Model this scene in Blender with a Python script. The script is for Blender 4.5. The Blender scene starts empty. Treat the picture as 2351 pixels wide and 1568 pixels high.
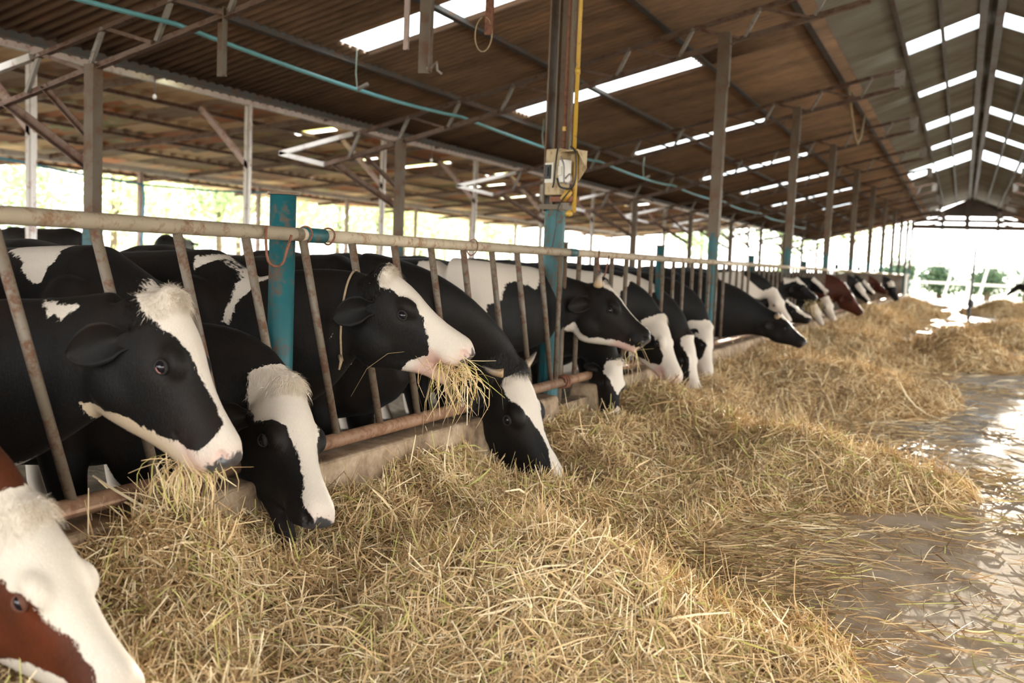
import bpy, bmesh, math, random
import numpy as np
from mathutils import Vector, Matrix
HAY_COUNT = 250000
VOX_NEAR, VOX_FAR = 0.0105, 0.017
R = random.Random(7)
NR = np.random.RandomState(11)
scene = bpy.context.scene
COL = scene.collection

# ------------------------------------------------------------------ camera
W, H = 2351, 1568
FPX = 35.0 / 36.0 * W
CX, CY = W / 2, H / 2
def nrm(v):
    v = np.asarray(v, float)
    return v / np.linalg.norm(v)
_Y = nrm([(2212 - CX) / FPX, -(640 - CY) / FPX, -1.0])     # direction of the barn's length, seen from the camera
_Z = nrm(np.cross([1, -0.04, 0], _Y))
if _Z[1] < 0: _Z = -_Z
_X = np.cross(_Y, _Z)
ROT = np.array([_X, _Y, _Z])
EYE = np.array([0.0, 0.0, 1.16])
cam_data = bpy.data.cameras.new('camera')
cam = bpy.data.objects.new('camera', cam_data)
COL.objects.link(cam)
m = Matrix([list(ROT[0]) + [EYE[0]], list(ROT[1]) + [EYE[1]], list(ROT[2]) + [EYE[2]], [0, 0, 0, 1]])
cam.matrix_world = m
cam_data.lens = 35.0
cam_data.sensor_width = 36.0
cam_data.sensor_fit = 'HORIZONTAL'
cam_data.clip_end = 400
cam_data.clip_start = 0.05
cam_data.dof.use_dof = True
cam_data.dof.focus_distance = 3.5
cam_data.dof.aperture_fstop = 2.8
scene.camera = cam

# ------------------------------------------------------------------ world, sun, exposure
world = bpy.data.worlds.new('world')
scene.world = world
world.use_nodes = True
wn = world.node_tree
wn.nodes.clear()
w_out = wn.nodes.new('ShaderNodeOutputWorld')
w_bg = wn.nodes.new('ShaderNodeBackground')
w_geo = wn.nodes.new('ShaderNodeTexCoord')
w_sep = wn.nodes.new('ShaderNodeSeparateXYZ')
w_ramp = wn.nodes.new('ShaderNodeValToRGB')
w_ramp.color_ramp.elements[0].position = 0.45
w_ramp.color_ramp.elements[0].color = (1.0, 0.96, 0.88, 1)
w_ramp.color_ramp.elements[1].position = 1.0
w_ramp.color_ramp.elements[1].color = (0.72, 0.86, 1.0, 1)
w_map = wn.nodes.new('ShaderNodeMapRange')
w_map.inputs[1].default_value = -1
w_map.inputs[2].default_value = 1
wn.links.new(w_geo.outputs['Generated'], w_sep.inputs[0])
wn.links.new(w_sep.outputs['Z'], w_map.inputs[0])
wn.links.new(w_map.outputs[0], w_ramp.inputs[0])
wn.links.new(w_ramp.outputs[0], w_bg.inputs[0])
w_bg.inputs[1].default_value = 1.9
wn.links.new(w_bg.outputs[0], w_out.inputs[0])

sun_data = bpy.data.lights.new('sun', 'SUN')
sun_data.energy = 3.4
sun_data.angle = math.radians(0.6)
sun_data.color = (1.0, 0.90, 0.74)
sun = bpy.data.objects.new('sun', sun_data)
COL.objects.link(sun)
SUN_TO = nrm([-0.008, 1.0, math.tan(math.radians(3.8))])     # low sun shining in through the far opening, just hidden by its beam
sun.rotation_euler = Vector(list(SUN_TO)).to_track_quat('Z', 'Y').to_euler()

scene.view_settings.view_transform = 'Standard'
scene.view_settings.look = 'None'
scene.view_settings.gamma = 1.0
scene.view_settings.use_curve_mapping = False
scene.view_settings.exposure = 2.15
scene.render.film_transparent = False
try:
    scene.cycles.max_bounces = 8
    scene.cycles.diffuse_bounces = 5
    scene.cycles.glossy_bounces = 3
    scene.cycles.transmission_bounces = 4
    scene.cycles.caustics_reflective = False
    scene.cycles.caustics_refractive = False
    scene.cycles.use_denoising = True
except Exception:
    pass

# ------------------------------------------------------------------ rays from image measurements onto planes of the place
def ray(x, y): return ROT @ nrm([(x - CX) / FPX, -(y - CY) / FPX, -1.0])
def atX(x, y, X):
    d = ray(x, y); return EYE + d * (X - EYE[0]) / d[0]
def atY(x, y, Y):
    d = ray(x, y); return EYE + d * (Y - EYE[1]) / d[1]
def atZ(x, y, Z):
    d = ray(x, y); return EYE + d * (Z - EYE[2]) / d[2]
def reach(P, x, y, L, near=True):
    """the point on a sight line that lies L from P"""
    d = ray(x, y); b = np.dot(P - EYE, d)
    q = np.dot(P - EYE, P - EYE) - L * L
    disc = b * b - q
    if disc < 0: return EYE + d * b
    s = math.sqrt(disc)
    return EYE + d * (b - s if near else b + s)

# ------------------------------------------------------------------ objects and tags
def link(name, me, mat=None, parent=None, smooth=False):
    o = bpy.data.objects.new(name, me)
    COL.objects.link(o)
    if mat is not None:
        for mm in (mat if isinstance(mat, (list, tuple)) else [mat]):
            me.materials.append(mm)
    if parent is not None:
        o.parent = parent
    if smooth and len(me.polygons):
        me.polygons.foreach_set('use_smooth', np.ones(len(me.polygons), bool))
    return o
def empty(name, loc=(0, 0, 0)):
    o = bpy.data.objects.new(name, None)
    o.empty_display_size = 0.1
    COL.objects.link(o)
    o.location = loc
    return o
def tag(o, label=None, cat=None, group=None, kind=None):
    if label: o['label'] = label
    if cat: o['category'] = cat
    if group: o['group'] = group
    if kind: o['kind'] = kind
    return o

class MB:
    """collects vertices and faces of one mesh (world coordinates; build() makes them local to the base)"""
    def __init__(self):
        self.v = []; self.f = []
    def add(self, vs, fs):
        b = len(self.v)
        self.v.extend([tuple(map(float, p)) for p in vs])
        self.f.extend([tuple(i + b for i in f) for f in fs])
        return self
    def box(self, c, s, rot=None):
        c = np.array(c, float); h = np.array(s, float) / 2
        ps = []
        for sx in (-1, 1):
            for sy in (-1, 1):
                for sz in (-1, 1):
                    p = h * np.array([sx, sy, sz])
                    if rot is not None: p = rot @ p
                    ps.append(c + p)
        return self.add(ps, [(0, 1, 3, 2), (4, 6, 7, 5), (0, 4, 5, 1), (2, 3, 7, 6), (0, 2, 6, 4), (1, 5, 7, 3)])
    def bar(self, a, b, w, h, up=(0, 0, 1)):
        a = np.array(a, float); b = np.array(b, float)
        d = nrm(b - a); s = np.cross(d, up)
        if np.linalg.norm(s) < 1e-4: s = np.cross(d, (0, 1, 0))
        s = nrm(s); u = np.cross(s, d)
        ps = []
        for p in (a, b):
            for (i, j) in ((-1, -1), (1, -1), (1, 1), (-1, 1)):
                ps.append(p + s * w / 2 * i + u * h / 2 * j)
        return self.add(ps, [(3, 2, 1, 0), (4, 5, 6, 7), (0, 1, 5, 4), (1, 2, 6, 5), (2, 3, 7, 6), (3, 0, 4, 7)])
    def angle(self, a, b, w, h, th=0.006, up=(0, 0, 1)):
        """an L-section steel member"""
        a = np.array(a, float); b = np.array(b, float)
        d = nrm(b - a); s = np.cross(d, up)
        if np.linalg.norm(s) < 1e-4: s = np.cross(d, (0, 1, 0))
        s = nrm(s); u = np.cross(s, d)
        prof = [(0, 0), (w, 0), (w, th), (th, th), (th, h), (0, h)]
        ps = []
        for p in (a, b):
            for (i, j) in prof:
                ps.append(p + s * (i - w / 2) + u * (j - h / 2))
        n = 6
        fs = [tuple(range(n - 1, -1, -1)), tuple(range(n, 2 * n))]
        for i in range(n):
            k = (i + 1) % n
            fs.append((i, k, n + k, n + i))
        return self.add(ps, fs)
    def tube(self, pts, rad, n=10, caps=True):
        pts = [np.array(p, float) for p in pts]
        if np.isscalar(rad): rad = [rad] * len(pts)
        rings = []
        prev = None
        for i, p in enumerate(pts):
            t = nrm(pts[min(i + 1, len(pts) - 1)] - pts[max(i - 1, 0)])
            if prev is None:
                ref = np.array([0, 0, 1.0]) if abs(t[2]) < 0.9 else np.array([0, 1.0, 0])
                s = nrm(np.cross(t, ref))
            else:
                s = nrm(prev - t * np.dot(prev, t))
            prev = s
            u = np.cross(t, s)
            rings.append([p + rad[i] * (math.cos(2 * math.pi * k / n) * s + math.sin(2 * math.pi * k / n) * u) for k in range(n)])
        return self.loft(rings, caps)
    def loft(self, rings, caps=True):
        n = len(rings[0]); vs = [p for r in rings for p in r]; fs = []
        for i in range(len(rings) - 1):
            for k in range(n):
                k2 = (k + 1) % n
                fs.append((i * n + k, (i + 1) * n + k, (i + 1) * n + k2, i * n + k2))
        if caps:
            c0 = np.mean(np.array(rings[0]), axis=0); c1 = np.mean(np.array(rings[-1]), axis=0)
            a = len(vs); vs = list(vs) + [c0, c1]
            for k in range(n):
                k2 = (k + 1) % n
                fs.append((a, k, k2)); fs.append((a + 1, (len(rings) - 1) * n + k2, (len(rings) - 1) * n + k))
        return self.add(vs, fs)
    def ball(self, c, r, n=12, m=8, rot=None):
        """an ellipsoid; r a radius or three"""
        r = np.array([r, r, r], float) if np.isscalar(r) else np.array(r, float)
        c = np.array(c, float)
        vs = []; fs = []
        for i in range(1, m):
            th = math.pi * i / m
            for k in range(n):
                ph = 2 * math.pi * k / n
                p = r * np.array([math.sin(th) * math.cos(ph), math.sin(th) * math.sin(ph), math.cos(th)])
                vs.append(c + (rot @ p if rot is not None else p))
        top = len(vs)
        for sgn in (1, -1):
            p = r * np.array([0, 0, sgn]); vs.append(c + (rot @ p if rot is not None else p))
        for i in range(m - 2):
            for k in range(n):
                k2 = (k + 1) % n
                fs.append((i * n + k, (i + 1) * n + k, (i + 1) * n + k2, i * n + k2))
        for k in range(n):
            k2 = (k + 1) % n
            fs.append((top, k, k2)); fs.append((top + 1, (m - 2) * n + k2, (m - 2) * n + k))
        return self.add(vs, fs)
    def mesh(self, name, base=(0, 0, 0)):
        me = bpy.data.meshes.new(name)
        b = np.array(base, float)
        me.from_pydata([tuple(np.array(p) - b) for p in self.v], [], self.f)
        me.update()
        return me
    def build(self, name, mat, parent=None, base=None, smooth=False):
        if parent is not None:
            pb = np.array(parent.get('_b', (0, 0, 0)), float) if False else np.array(parent.location)
            if parent.parent is not None:
                pb = pb + np.array(parent.parent.location)
            o = link(name, self.mesh(name, pb), mat, parent, smooth)
        else:
            b = np.array(base if base is not None else np.mean(np.array(self.v), axis=0))
            o = link(name, self.mesh(name, b), mat, None, smooth)
            o.location = b
        return o

def fast_mesh(name, V, quads, attrs=None):
    me = bpy.data.meshes.new(name)
    V = np.asarray(V, np.float32); Q = np.asarray(quads, np.int32)
    me.vertices.add(len(V)); me.vertices.foreach_set('co', V.ravel())
    k = Q.shape[1]
    me.loops.add(Q.size); me.loops.foreach_set('vertex_index', Q.ravel())
    me.polygons.add(len(Q))
    me.polygons.foreach_set('loop_start', np.arange(0, Q.size, k, dtype=np.int32))
    me.update(calc_edges=True)
    for nm, arr in (attrs or {}).items():
        a = me.attributes.new(nm, 'FLOAT', 'POINT')
        a.data.foreach_set('value', np.asarray(arr, np.float32))
    return me

# ------------------------------------------------------------------ materials
class NT:
    def __init__(self, name):
        self.m = bpy.data.materials.new(name)
        self.m.use_nodes = True
        self.t = self.m.node_tree
        self.bsdf = self.t.nodes['Principled BSDF']
        self.coord = None
    def n(self, kind, **kw):
        nd = self.t.nodes.new('ShaderNode' + kind)
        for k, v in kw.items(): setattr(nd, k, v)
        return nd
    def l(self, a, b): self.t.links.new(a, b)
    def obj(self, scale=None):
        if self.coord is None:
            self.coord = self.n('TexCoord')
        out = self.coord.outputs['Object']
        if scale is not None:
            mp = self.n('Mapping'); mp.inputs['Scale'].default_value = scale
            self.l(out, mp.inputs[0]); out = mp.outputs[0]
        return out
    def noise(self, scale, detail=3, rough=0.55, vec=None):
        nd = self.n('TexNoise'); nd.inputs['Scale'].default_value = scale
        nd.inputs['Detail'].default_value = detail; nd.inputs['Roughness'].default_value = rough
        self.l(vec if vec is not None else self.obj(), nd.inputs['Vector'])
        return nd.outputs['Fac']
    def ramp(self, fac, stops):
        r = self.n('ValToRGB'); e = r.color_ramp.elements
        while len(e) < len(stops): e.new(0.5)
        for el, (p, c) in zip(e, stops):
            el.position = p; el.color = tuple(c) + (1,) if len(c) == 3 else c
        self.l(fac, r.inputs[0]); return r.outputs[0]
    def val(self, fac, a, b, c=0.0, d=1.0):
        r = self.n('MapRange'); r.inputs[1].default_value = a; r.inputs[2].default_value = b
        r.inputs[3].default_value = c; r.inputs[4].default_value = d
        self.l(fac, r.inputs[0]); return r.outputs[0]
    def mix(self, fac, a, b):
        r = self.n('Mix', data_type='RGBA')
        for sock, v in ((r.inputs[0], fac), (r.inputs[6], a), (r.inputs[7], b)):
            if hasattr(v, 'links') or hasattr(v, 'is_linked'): self.l(v, sock)
            elif isinstance(v, (int, float)): sock.default_value = v
            else: sock.default_value = tuple(v) + (1,)
        return r.outputs[2]
    def math(self, op, a, b=0.0):
        r = self.n('Math', operation=op)
        for i, v in enumerate((a, b)):
            if isinstance(v, (int, float)): r.inputs[i].default_value = v
            else: self.l(v, r.inputs[i])
        return r.outputs[0]
    def attr(self, name):
        a = self.n('Attribute'); a.attribute_name = name; return a.outputs['Fac']
    def set(self, **kw):
        for k, v in kw.items():
            s = self.bsdf.inputs[k.replace('_', ' ')]
            if isinstance(v, (int, float)): s.default_value = v
            elif isinstance(v, (tuple, list)): s.default_value = tuple(v) + (1,)
            else: self.l(v, s)
    def bump(self, h, strength=0.3, dist=0.01):
        b = self.n('Bump'); b.inputs['Strength'].default_value = strength; b.inputs['Distance'].default_value = dist
        self.l(h, b.inputs['Height']); self.l(b.outputs[0], self.bsdf.inputs['Normal'])

def painted(name, base, rust, amount=0.5, scale=14, rough=0.5, metal=0.0, bump=0.25):
    t = NT(name)
    f1 = t.noise(scale, 5, 0.65); f2 = t.noise(scale * 5, 3)
    f = t.math('ADD', t.math('MULTIPLY', f1, 0.75), t.math('MULTIPLY', f2, 0.25))
    k = 0.72 - 0.35 * amount
    msk = t.val(f, k - 0.06, k + 0.06)
    tone = t.mix(t.noise(scale * 0.4, 2), tuple(c * 0.75 for c in base), tuple(min(1, c * 1.2) for c in base))
    t.set(Base_Color=t.mix(msk, tone, rust), Roughness=t.val(msk, 0, 1, rough, 0.85), Metallic=metal)
    t.bump(f2, bump, 0.004)
    return t.m
def plain(name, col, rough=0.6, var=0.2, scale=20, metal=0.0):
    t = NT(name)
    t.set(Base_Color=t.mix(t.noise(scale, 4), tuple(c * (1 - var) for c in col), tuple(min(1, c * (1 + var)) for c in col)),
          Roughness=rough, Metallic=metal)
    return t.m

RUST = (0.17, 0.075, 0.038)
M_RAIL = painted('pale_worn_steel', (0.44, 0.36, 0.26), (0.27, 0.155, 0.085), 0.42, 16, 0.68, 0.0)
M_BAR = painted('rusting_bar_steel', (0.15, 0.118, 0.083), (0.115, 0.054, 0.030), 0.5, 20, 0.5)
M_LOWRAIL = painted('rusty_low_rail', (0.29, 0.165, 0.095), (0.20, 0.095, 0.05), 0.55, 14, 0.55)
M_TEAL = painted('teal_paint', (0.010, 0.10, 0.115), (0.11, 0.07, 0.045), 0.46, 13, 0.5)
M_RUSTROD = painted('rust_rod', (0.22, 0.085, 0.045), (0.12, 0.05, 0.03), 0.5, 40, 0.7)
M_CHORD = painted('brown_rusty_truss', (0.17, 0.105, 0.075), (0.12, 0.055, 0.035), 0.5, 9, 0.6)
M_WEB = painted('grey_web_steel', (0.27, 0.235, 0.21), (0.14, 0.075, 0.05), 0.4, 12, 0.5)
M_PURLIN = painted('dark_purlin_steel', (0.075, 0.066, 0.062), (0.15, 0.075, 0.05), 0.45, 6, 0.55)
M_COLUMN = painted('brown_column_steel', (0.13, 0.092, 0.058), (0.14, 0.075, 0.045), 0.5, 8, 0.55)
M_WHITEST = painted('whitewashed_steel', (0.62, 0.57, 0.53), (0.33, 0.19, 0.14), 0.36, 6, 0.55)
M_PINKST = painted('faded_primer_steel', (0.45, 0.33, 0.29), (0.26, 0.14, 0.10), 0.4, 6, 0.6)
M_PIPE = plain('blue_water_pipe', (0.16, 0.42, 0.47), 0.4, 0.25, 5)
M_YELLOW = painted('yellow_conduit', (0.55, 0.33, 0.05), (0.25, 0.15, 0.06), 0.35, 18, 0.45)
M_BOX = painted('dusty_beige_plastic', (0.47, 0.36, 0.21), (0.29, 0.19, 0.10), 0.42, 22, 0.6)
M_BLACKP = plain('black_plastic', (0.02, 0.019, 0.018), 0.5, 0.3)
M_WHITEP = plain('white_plastic', (0.72, 0.70, 0.66), 0.4, 0.1)
M_TWINE = plain('twine', (0.36, 0.26, 0.16), 0.9, 0.3, 120)
M_PALETWINE = plain('pale_twine', (0.35, 0.42, 0.36), 0.9, 0.2, 60)
M_DARKMETAL = plain('dark_stand_metal', (0.03, 0.03, 0.035), 0.5, 0.3)
M_TANK = plain('pale_cement', (0.72, 0.68, 0.60), 0.85, 0.2, 6)
M_WOODPOST = plain('pale_bleached_post', (0.55, 0.50, 0.42), 0.8, 0.2, 9)

def concrete_wall():
    t = NT('curb_concrete')
    f = t.noise(5, 6, 0.7); g = t.noise(40, 4)
    t.set(Base_Color=t.ramp(f, [(0.36, (0.15, 0.095, 0.055)), (0.5, (0.34, 0.24, 0.15)), (0.64, (0.50, 0.38, 0.26))]), Roughness=0.85)
    t.bump(t.math('ADD', f, t.math('MULTIPLY', g, 0.4)), 0.5, 0.012)
    return t.m
M_CURB = concrete_wall()
def floor_mat():
    t = NT('wet_concrete_floor')
    big = t.noise(0.85, 4, 0.6); mid = t.noise(7, 6, 0.68); fine = t.noise(95, 3, 0.7)
    strk = t.noise(2.3, 5, 0.65, t.obj((1.0, 0.55, 1)))
    wet = t.val(t.math('ADD', t.math('ADD', t.math('MULTIPLY', big, 0.4), t.math('MULTIPLY', strk, 0.4)), t.math('MULTIPLY', mid, 0.2)), 0.45, 0.53)
    geo = t.n('NewGeometry'); sp = t.n('SeparateXYZ'); t.l(geo.outputs['Position'], sp.inputs[0])
    ahead = t.val(sp.outputs['Y'], 4.9, 7.0)                  # the hosed-down stretch starts past the dusty near floor
    wet = t.math('MULTIPLY', wet, ahead)
    dry = t.ramp(t.math('ADD', t.math('MULTIPLY', mid, 0.75), t.math('MULTIPLY', fine, 0.3)),
                 [(0.32, (0.38, 0.285, 0.195)), (0.5, (0.57, 0.455, 0.335)), (0.68, (0.70, 0.59, 0.46))])
    wetc = t.mix(mid, (0.12, 0.095, 0.075), (0.22, 0.18, 0.15))
    t.set(Base_Color=t.mix(wet, dry, wetc), Roughness=t.val(wet, 0, 1, 0.85, 0.27), Specular_IOR_Level=t.val(wet, 0, 1, 0.12, 0.8))
    grit = t.noise(38, 4, 0.7)
    t.bump(t.math('ADD', grit, t.math('MULTIPLY', fine, 0.4)), 0.30, 0.004)
    return t.m
M_FLOOR = floor_mat()
def mud_mat():
    t = NT('stall_mud_floor')
    t.set(Base_Color=t.ramp(t.noise(4, 5), [(0.3, (0.05, 0.035, 0.022)), (0.7, (0.15, 0.105, 0.07))]), Roughness=0.7)
    t.bump(t.noise(12, 5), 0.6, 0.03)
    return t.m
M_MUD = mud_mat()
M_GROUND = plain('sunny_dry_ground', (0.45, 0.40, 0.27), 0.9, 0.3, 1.5)
def brown_roof():
    t = NT('dusty_brown_sheet')
    f = t.noise(1.4, 6, 0.65, t.obj((0.45, 1.6, 1))); g = t.noise(16, 4, 0.6, t.obj((0.3, 2.2, 1)))
    mixv = t.math('ADD', t.math('MULTIPLY', f, 0.7), t.math('MULTIPLY', g, 0.35))
    t.set(Base_Color=t.ramp(mixv, [(0.33, (0.14, 0.09, 0.06)), (0.52, (0.28, 0.175, 0.115)), (0.68, (0.43, 0.25, 0.15))]), Roughness=0.75)
    return t.m
M_ROOFBROWN = brown_roof()
def grey_roof():
    t = NT('grey_zinc_sheet')
    f = t.noise(1.2, 5, 0.6, t.obj((0.5, 1.5, 1)))
    t.set(Base_Color=t.ramp(f, [(0.35, (0.19, 0.175, 0.15)), (0.5, (0.27, 0.26, 0.235)), (0.7, (0.33, 0.35, 0.33))]), Roughness=0.5, Metallic=0.25)
    return t.m
M_ROOFGREY = grey_roof()
def old_roof():
    t = NT('patched_old_sheet')
    br = t.n('TexBrick'); br.offset = 0.5
    br.inputs['Scale'].default_value = 1.0
    br.inputs['Brick Width'].default_value = 1.9; br.inputs['Row Height'].default_value = 0.86
    br.inputs['Mortar Size'].default_value = 0.012
    br.inputs['Color1'].default_value = (0, 0, 0, 1); br.inputs['Color2'].default_value = (1, 1, 1, 1)
    br.inputs['Mortar'].default_value = (0.25, 0.25, 0.25, 1)
    t.l(t.obj(), br.inputs['Vector'])
    sheet = t.n('SeparateColor'); t.l(br.outputs['Color'], sheet.inputs[0])
    f = t.math('ADD', t.math('MULTIPLY', sheet.outputs[0], 0.62), t.math('MULTIPLY', t.noise(0.9, 5, 0.7), 0.55))
    c = t.ramp(f, [(0.25, (0.30, 0.21, 0.14)), (0.42, (0.48, 0.33, 0.23)), (0.53, (0.62, 0.20, 0.07)), (0.60, (0.40, 0.38, 0.20)), (0.70, (0.88, 0.62, 0.38))])
    t.set(Base_Color=c, Roughness=0.8)
    return t.m
M_ROOFOLD = old_roof()
def skylight_mat(name, col):
    t = NT(name)
    tr = t.n('BsdfTranslucent'); df = t.n('BsdfDiffuse'); mx = t.n('MixShader')
    c = t.mix(t.noise(3, 4), tuple(k * 0.82 for k in col), col)
    t.l(c, tr.inputs[0]); t.l(c, df.inputs[0]); mx.inputs[0].default_value = 0.12
    t.l(tr.outputs[0], mx.inputs[1]); t.l(df.outputs[0], mx.inputs[2])
    out = [n for n in t.t.nodes if n.type == 'OUTPUT_MATERIAL'][0]
    t.l(mx.outputs[0], out.inputs[0])
    return t.m
M_SKYLIGHT = skylight_mat('translucent_white_sheet', (0.93, 0.93, 0.90))
M_SKYYELLOW = skylight_mat('translucent_yellow_sheet', (0.90, 0.84, 0.40))
def hay_mat(name, dark=1.0):
    t = NT(name)
    a = t.attr('tint')
    c = t.ramp(a, [(0.0, (0.30, 0.18, 0.085)), (0.35, (0.58, 0.395, 0.20)), (0.66, (0.76, 0.57, 0.32)), (0.84, (0.88, 0.74, 0.49)), (0.9, (0.56, 0.50, 0.16)), (1.0, (0.46, 0.45, 0.16))])
    t.set(Base_Color=c, Roughness=0.65, Specular_IOR_Level=0.12)
    return t.m
M_HAY = hay_mat('dry_straw')
def haybed_mat():
    t = NT('packed_straw')
    f = t.noise(30, 6, 0.75); g = t.noise(150, 3, 0.7, t.obj((1, 0.35, 1)))
    t.set(Base_Color=t.ramp(t.math('ADD', t.math('MULTIPLY', f, 0.5), t.math('MULTIPLY', g, 0.5)),
                            [(0.36, (0.26, 0.145, 0.055)), (0.5, (0.54, 0.34, 0.145)), (0.64, (0.70, 0.49, 0.23))]), Roughness=0.8)
    t.bump(t.math('ADD', f, g), 0.8, 0.03)
    return t.m
M_HAYBED = haybed_mat()
def leaf_mat(name, c1, c2):
    t = NT(name)
    a = t.attr('tint')
    tr = t.n('BsdfTranslucent'); mx = t.n('MixShader'); mx.inputs[0].default_value = 0.45
    c = t.mix(a, c1, c2)
    t.set(Base_Color=c, Roughness=0.5)
    t.l(c, tr.inputs[0])
    out = [n for n in t.t.nodes if n.type == 'OUTPUT_MATERIAL'][0]
    t.l(t.bsdf.outputs[0], mx.inputs[1]); t.l(tr.outputs[0], mx.inputs[2]); t.l(mx.outputs[0], out.inputs[0])
    return t.m
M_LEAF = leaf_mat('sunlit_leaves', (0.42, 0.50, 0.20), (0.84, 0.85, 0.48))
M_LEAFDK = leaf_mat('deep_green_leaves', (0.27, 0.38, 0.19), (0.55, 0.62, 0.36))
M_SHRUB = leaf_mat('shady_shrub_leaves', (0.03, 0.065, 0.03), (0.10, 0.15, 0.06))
M_BARK = plain('bark', (0.16, 0.115, 0.08), 0.9, 0.4, 9)
# ================================================================== the setting
RAILX = -2.15
COW_FLOOR = -0.13
def roofz(X): return 3.80 + 0.245 * (X + 1.6)           # underside of the old brown slope
def upperz(X): return 4.66 - 0.375 * abs(X - 0.1)       # raised ridge slopes
RIDGE = 0.1
def mir(X): return 2 * RIDGE - X

def struct(name, mb, mat, smooth=False):
    o = mb.build(name, mat, smooth=smooth); o['kind'] = 'structure'; return o

mb = MB(); mb.box((0.1 + 1.0, 25, -0.06), (6.6, 70, 0.12)); struct('floor', mb, M_FLOOR)
mb = MB(); mb.box((-11.2, 25, COW_FLOOR - 0.05), (18.0, 75, 0.10)); struct('floor', mb, M_MUD)
mb = MB(); mb.box((-16.6, 25, 0.0), (7.2, 75, 0.30)); struct('floor', mb, M_MUD)
mb = MB(); mb.box((8.4, 25, COW_FLOOR - 0.05), (8, 75, 0.10)); struct('floor', mb, M_MUD)
mb = MB(); mb.box((0, 60, -0.36), (320, 320, 0.2)); struct('ground', mb, M_GROUND)

def corrugated(name, mat, x0, x1, zf, y0, y1, pitch=0.115, amp=0.021, holes=()):
    """corrugated sheeting; the corrugations run down the slope. holes: (xa, xb, ya, yb) left open for skylights"""
    ys = np.arange(y0, y1 + pitch / 12, pitch / 6)
    xs = sorted(set([x0, x1] + [h for hh in holes for h in hh[:2]]))
    V = []; Q = []
    for x in xs:
        for i, y in enumerate(ys):
            V.append((x, y, zf(x) + amp * math.sin(2 * math.pi * y / pitch)))
    n = len(ys)
    for a in range(len(xs) - 1):
        xm = (xs[a] + xs[a + 1]) / 2
        for i in range(n - 1):
            ym = (ys[i] + ys[i + 1]) / 2
            if any(h[0] < xm < h[1] and h[2] < ym < h[3] for h in holes): continue
            Q.append((a * n + i, (a + 1) * n + i, (a + 1) * n + i + 1, a * n + i + 1))
    me = fast_mesh(name, V, Q)
    o = link(name, me, mat, None, True)
    md = o.modifiers.new('thick', 'SOLIDIFY'); md.thickness = 0.004; md.offset = 1
    o['kind'] = 'structure'
    return o
def skylight(idx, xa, xb, ya, yb, zf, mat):
    mb = MB()
    dz = 0.012
    mb.add([(xa, ya, zf(xa) + dz), (xb, ya, zf(xb) + dz), (xb, yb, zf(xb) + dz), (xa, yb, zf(xa) + dz)], [(0, 1, 2, 3)])
    o = struct('window_%d' % idx, mb, mat)
    md = o.modifiers.new('thick', 'SOLIDIFY'); md.thickness = 0.004
    return o
BROWN_Y = [(7.27, 7.72), (10.97, 11.50), (15.55, 16.08), (20.05, 20.5), (23.85, 24.3), (28.15, 28.65), (32.6, 33.0)]
BROWN_X = [(-5.0, -3.3), (-5.05, -2.9), (-5.0, -2.93), (-5.0, -2.93), (-4.97, -2.93), (-5.0, -2.9), (-4.2, -3.3)]
UPPER_Y = [(10.6, 11.2), (14.55, 15.25), (18.4, 19.0), (22.25, 23.1), (26.0, 26.8), (29.6, 32.0)]
hl = [(xa, xb, ya, yb) for (xa, xb), (ya, yb) in zip(BROWN_X, BROWN_Y)]
corrugated('ceiling', M_ROOFBROWN, -6.42, -1.52, roofz, -5.0, 47.8, holes=hl)
hr = [(mir(xb), mir(xa), ya, yb) for (xa, xb, ya, yb) in hl]
corrugated('ceiling', M_ROOFBROWN, mir(-1.52), mir(-6.42), lambda x: roofz(mir(x)), -5.0, 47.8, holes=hr)
ul = [(-0.92 if k < 5 else -1.75, -0.02, a, b) for k, (a, b) in enumerate(UPPER_Y)]
corrugated('ceiling', M_ROOFGREY, -1.78, 0.1, upperz, -5.0, 47.8, holes=ul)
ur = [(mir(xb), mir(xa), ya, yb) for (xa, xb, ya, yb) in ul]
corrugated('ceiling', M_ROOFGREY, 0.1, mir(-1.78), upperz, -5.0, 47.8, holes=ur)
wi = 1
for (xa, xb, ya, yb) in hl: skylight(wi, xa, xb, ya, yb, roofz, M_SKYLIGHT); wi += 1
for (xa, xb, ya, yb) in hr: skylight(wi, xa, xb, ya, yb, lambda x: roofz(mir(x)), M_SKYLIGHT); wi += 1
for (xa, xb, ya, yb) in ul: skylight(wi, xa, xb, ya, yb, upperz, M_SKYLIGHT); wi += 1
for (xa, xb, ya, yb) in ur: skylight(wi, xa, xb, ya, yb, upperz, M_SKYLIGHT); wi += 1
# ridge capping seen from below
mb = MB()
for s in (-1, 1): mb.bar((0.1 + s * 0.1, -5, 4.57), (0.1 + s * 0.1, 47.8, 4.57), 0.10, 0.05)
struct('trim_1', mb, M_PURLIN)

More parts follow.
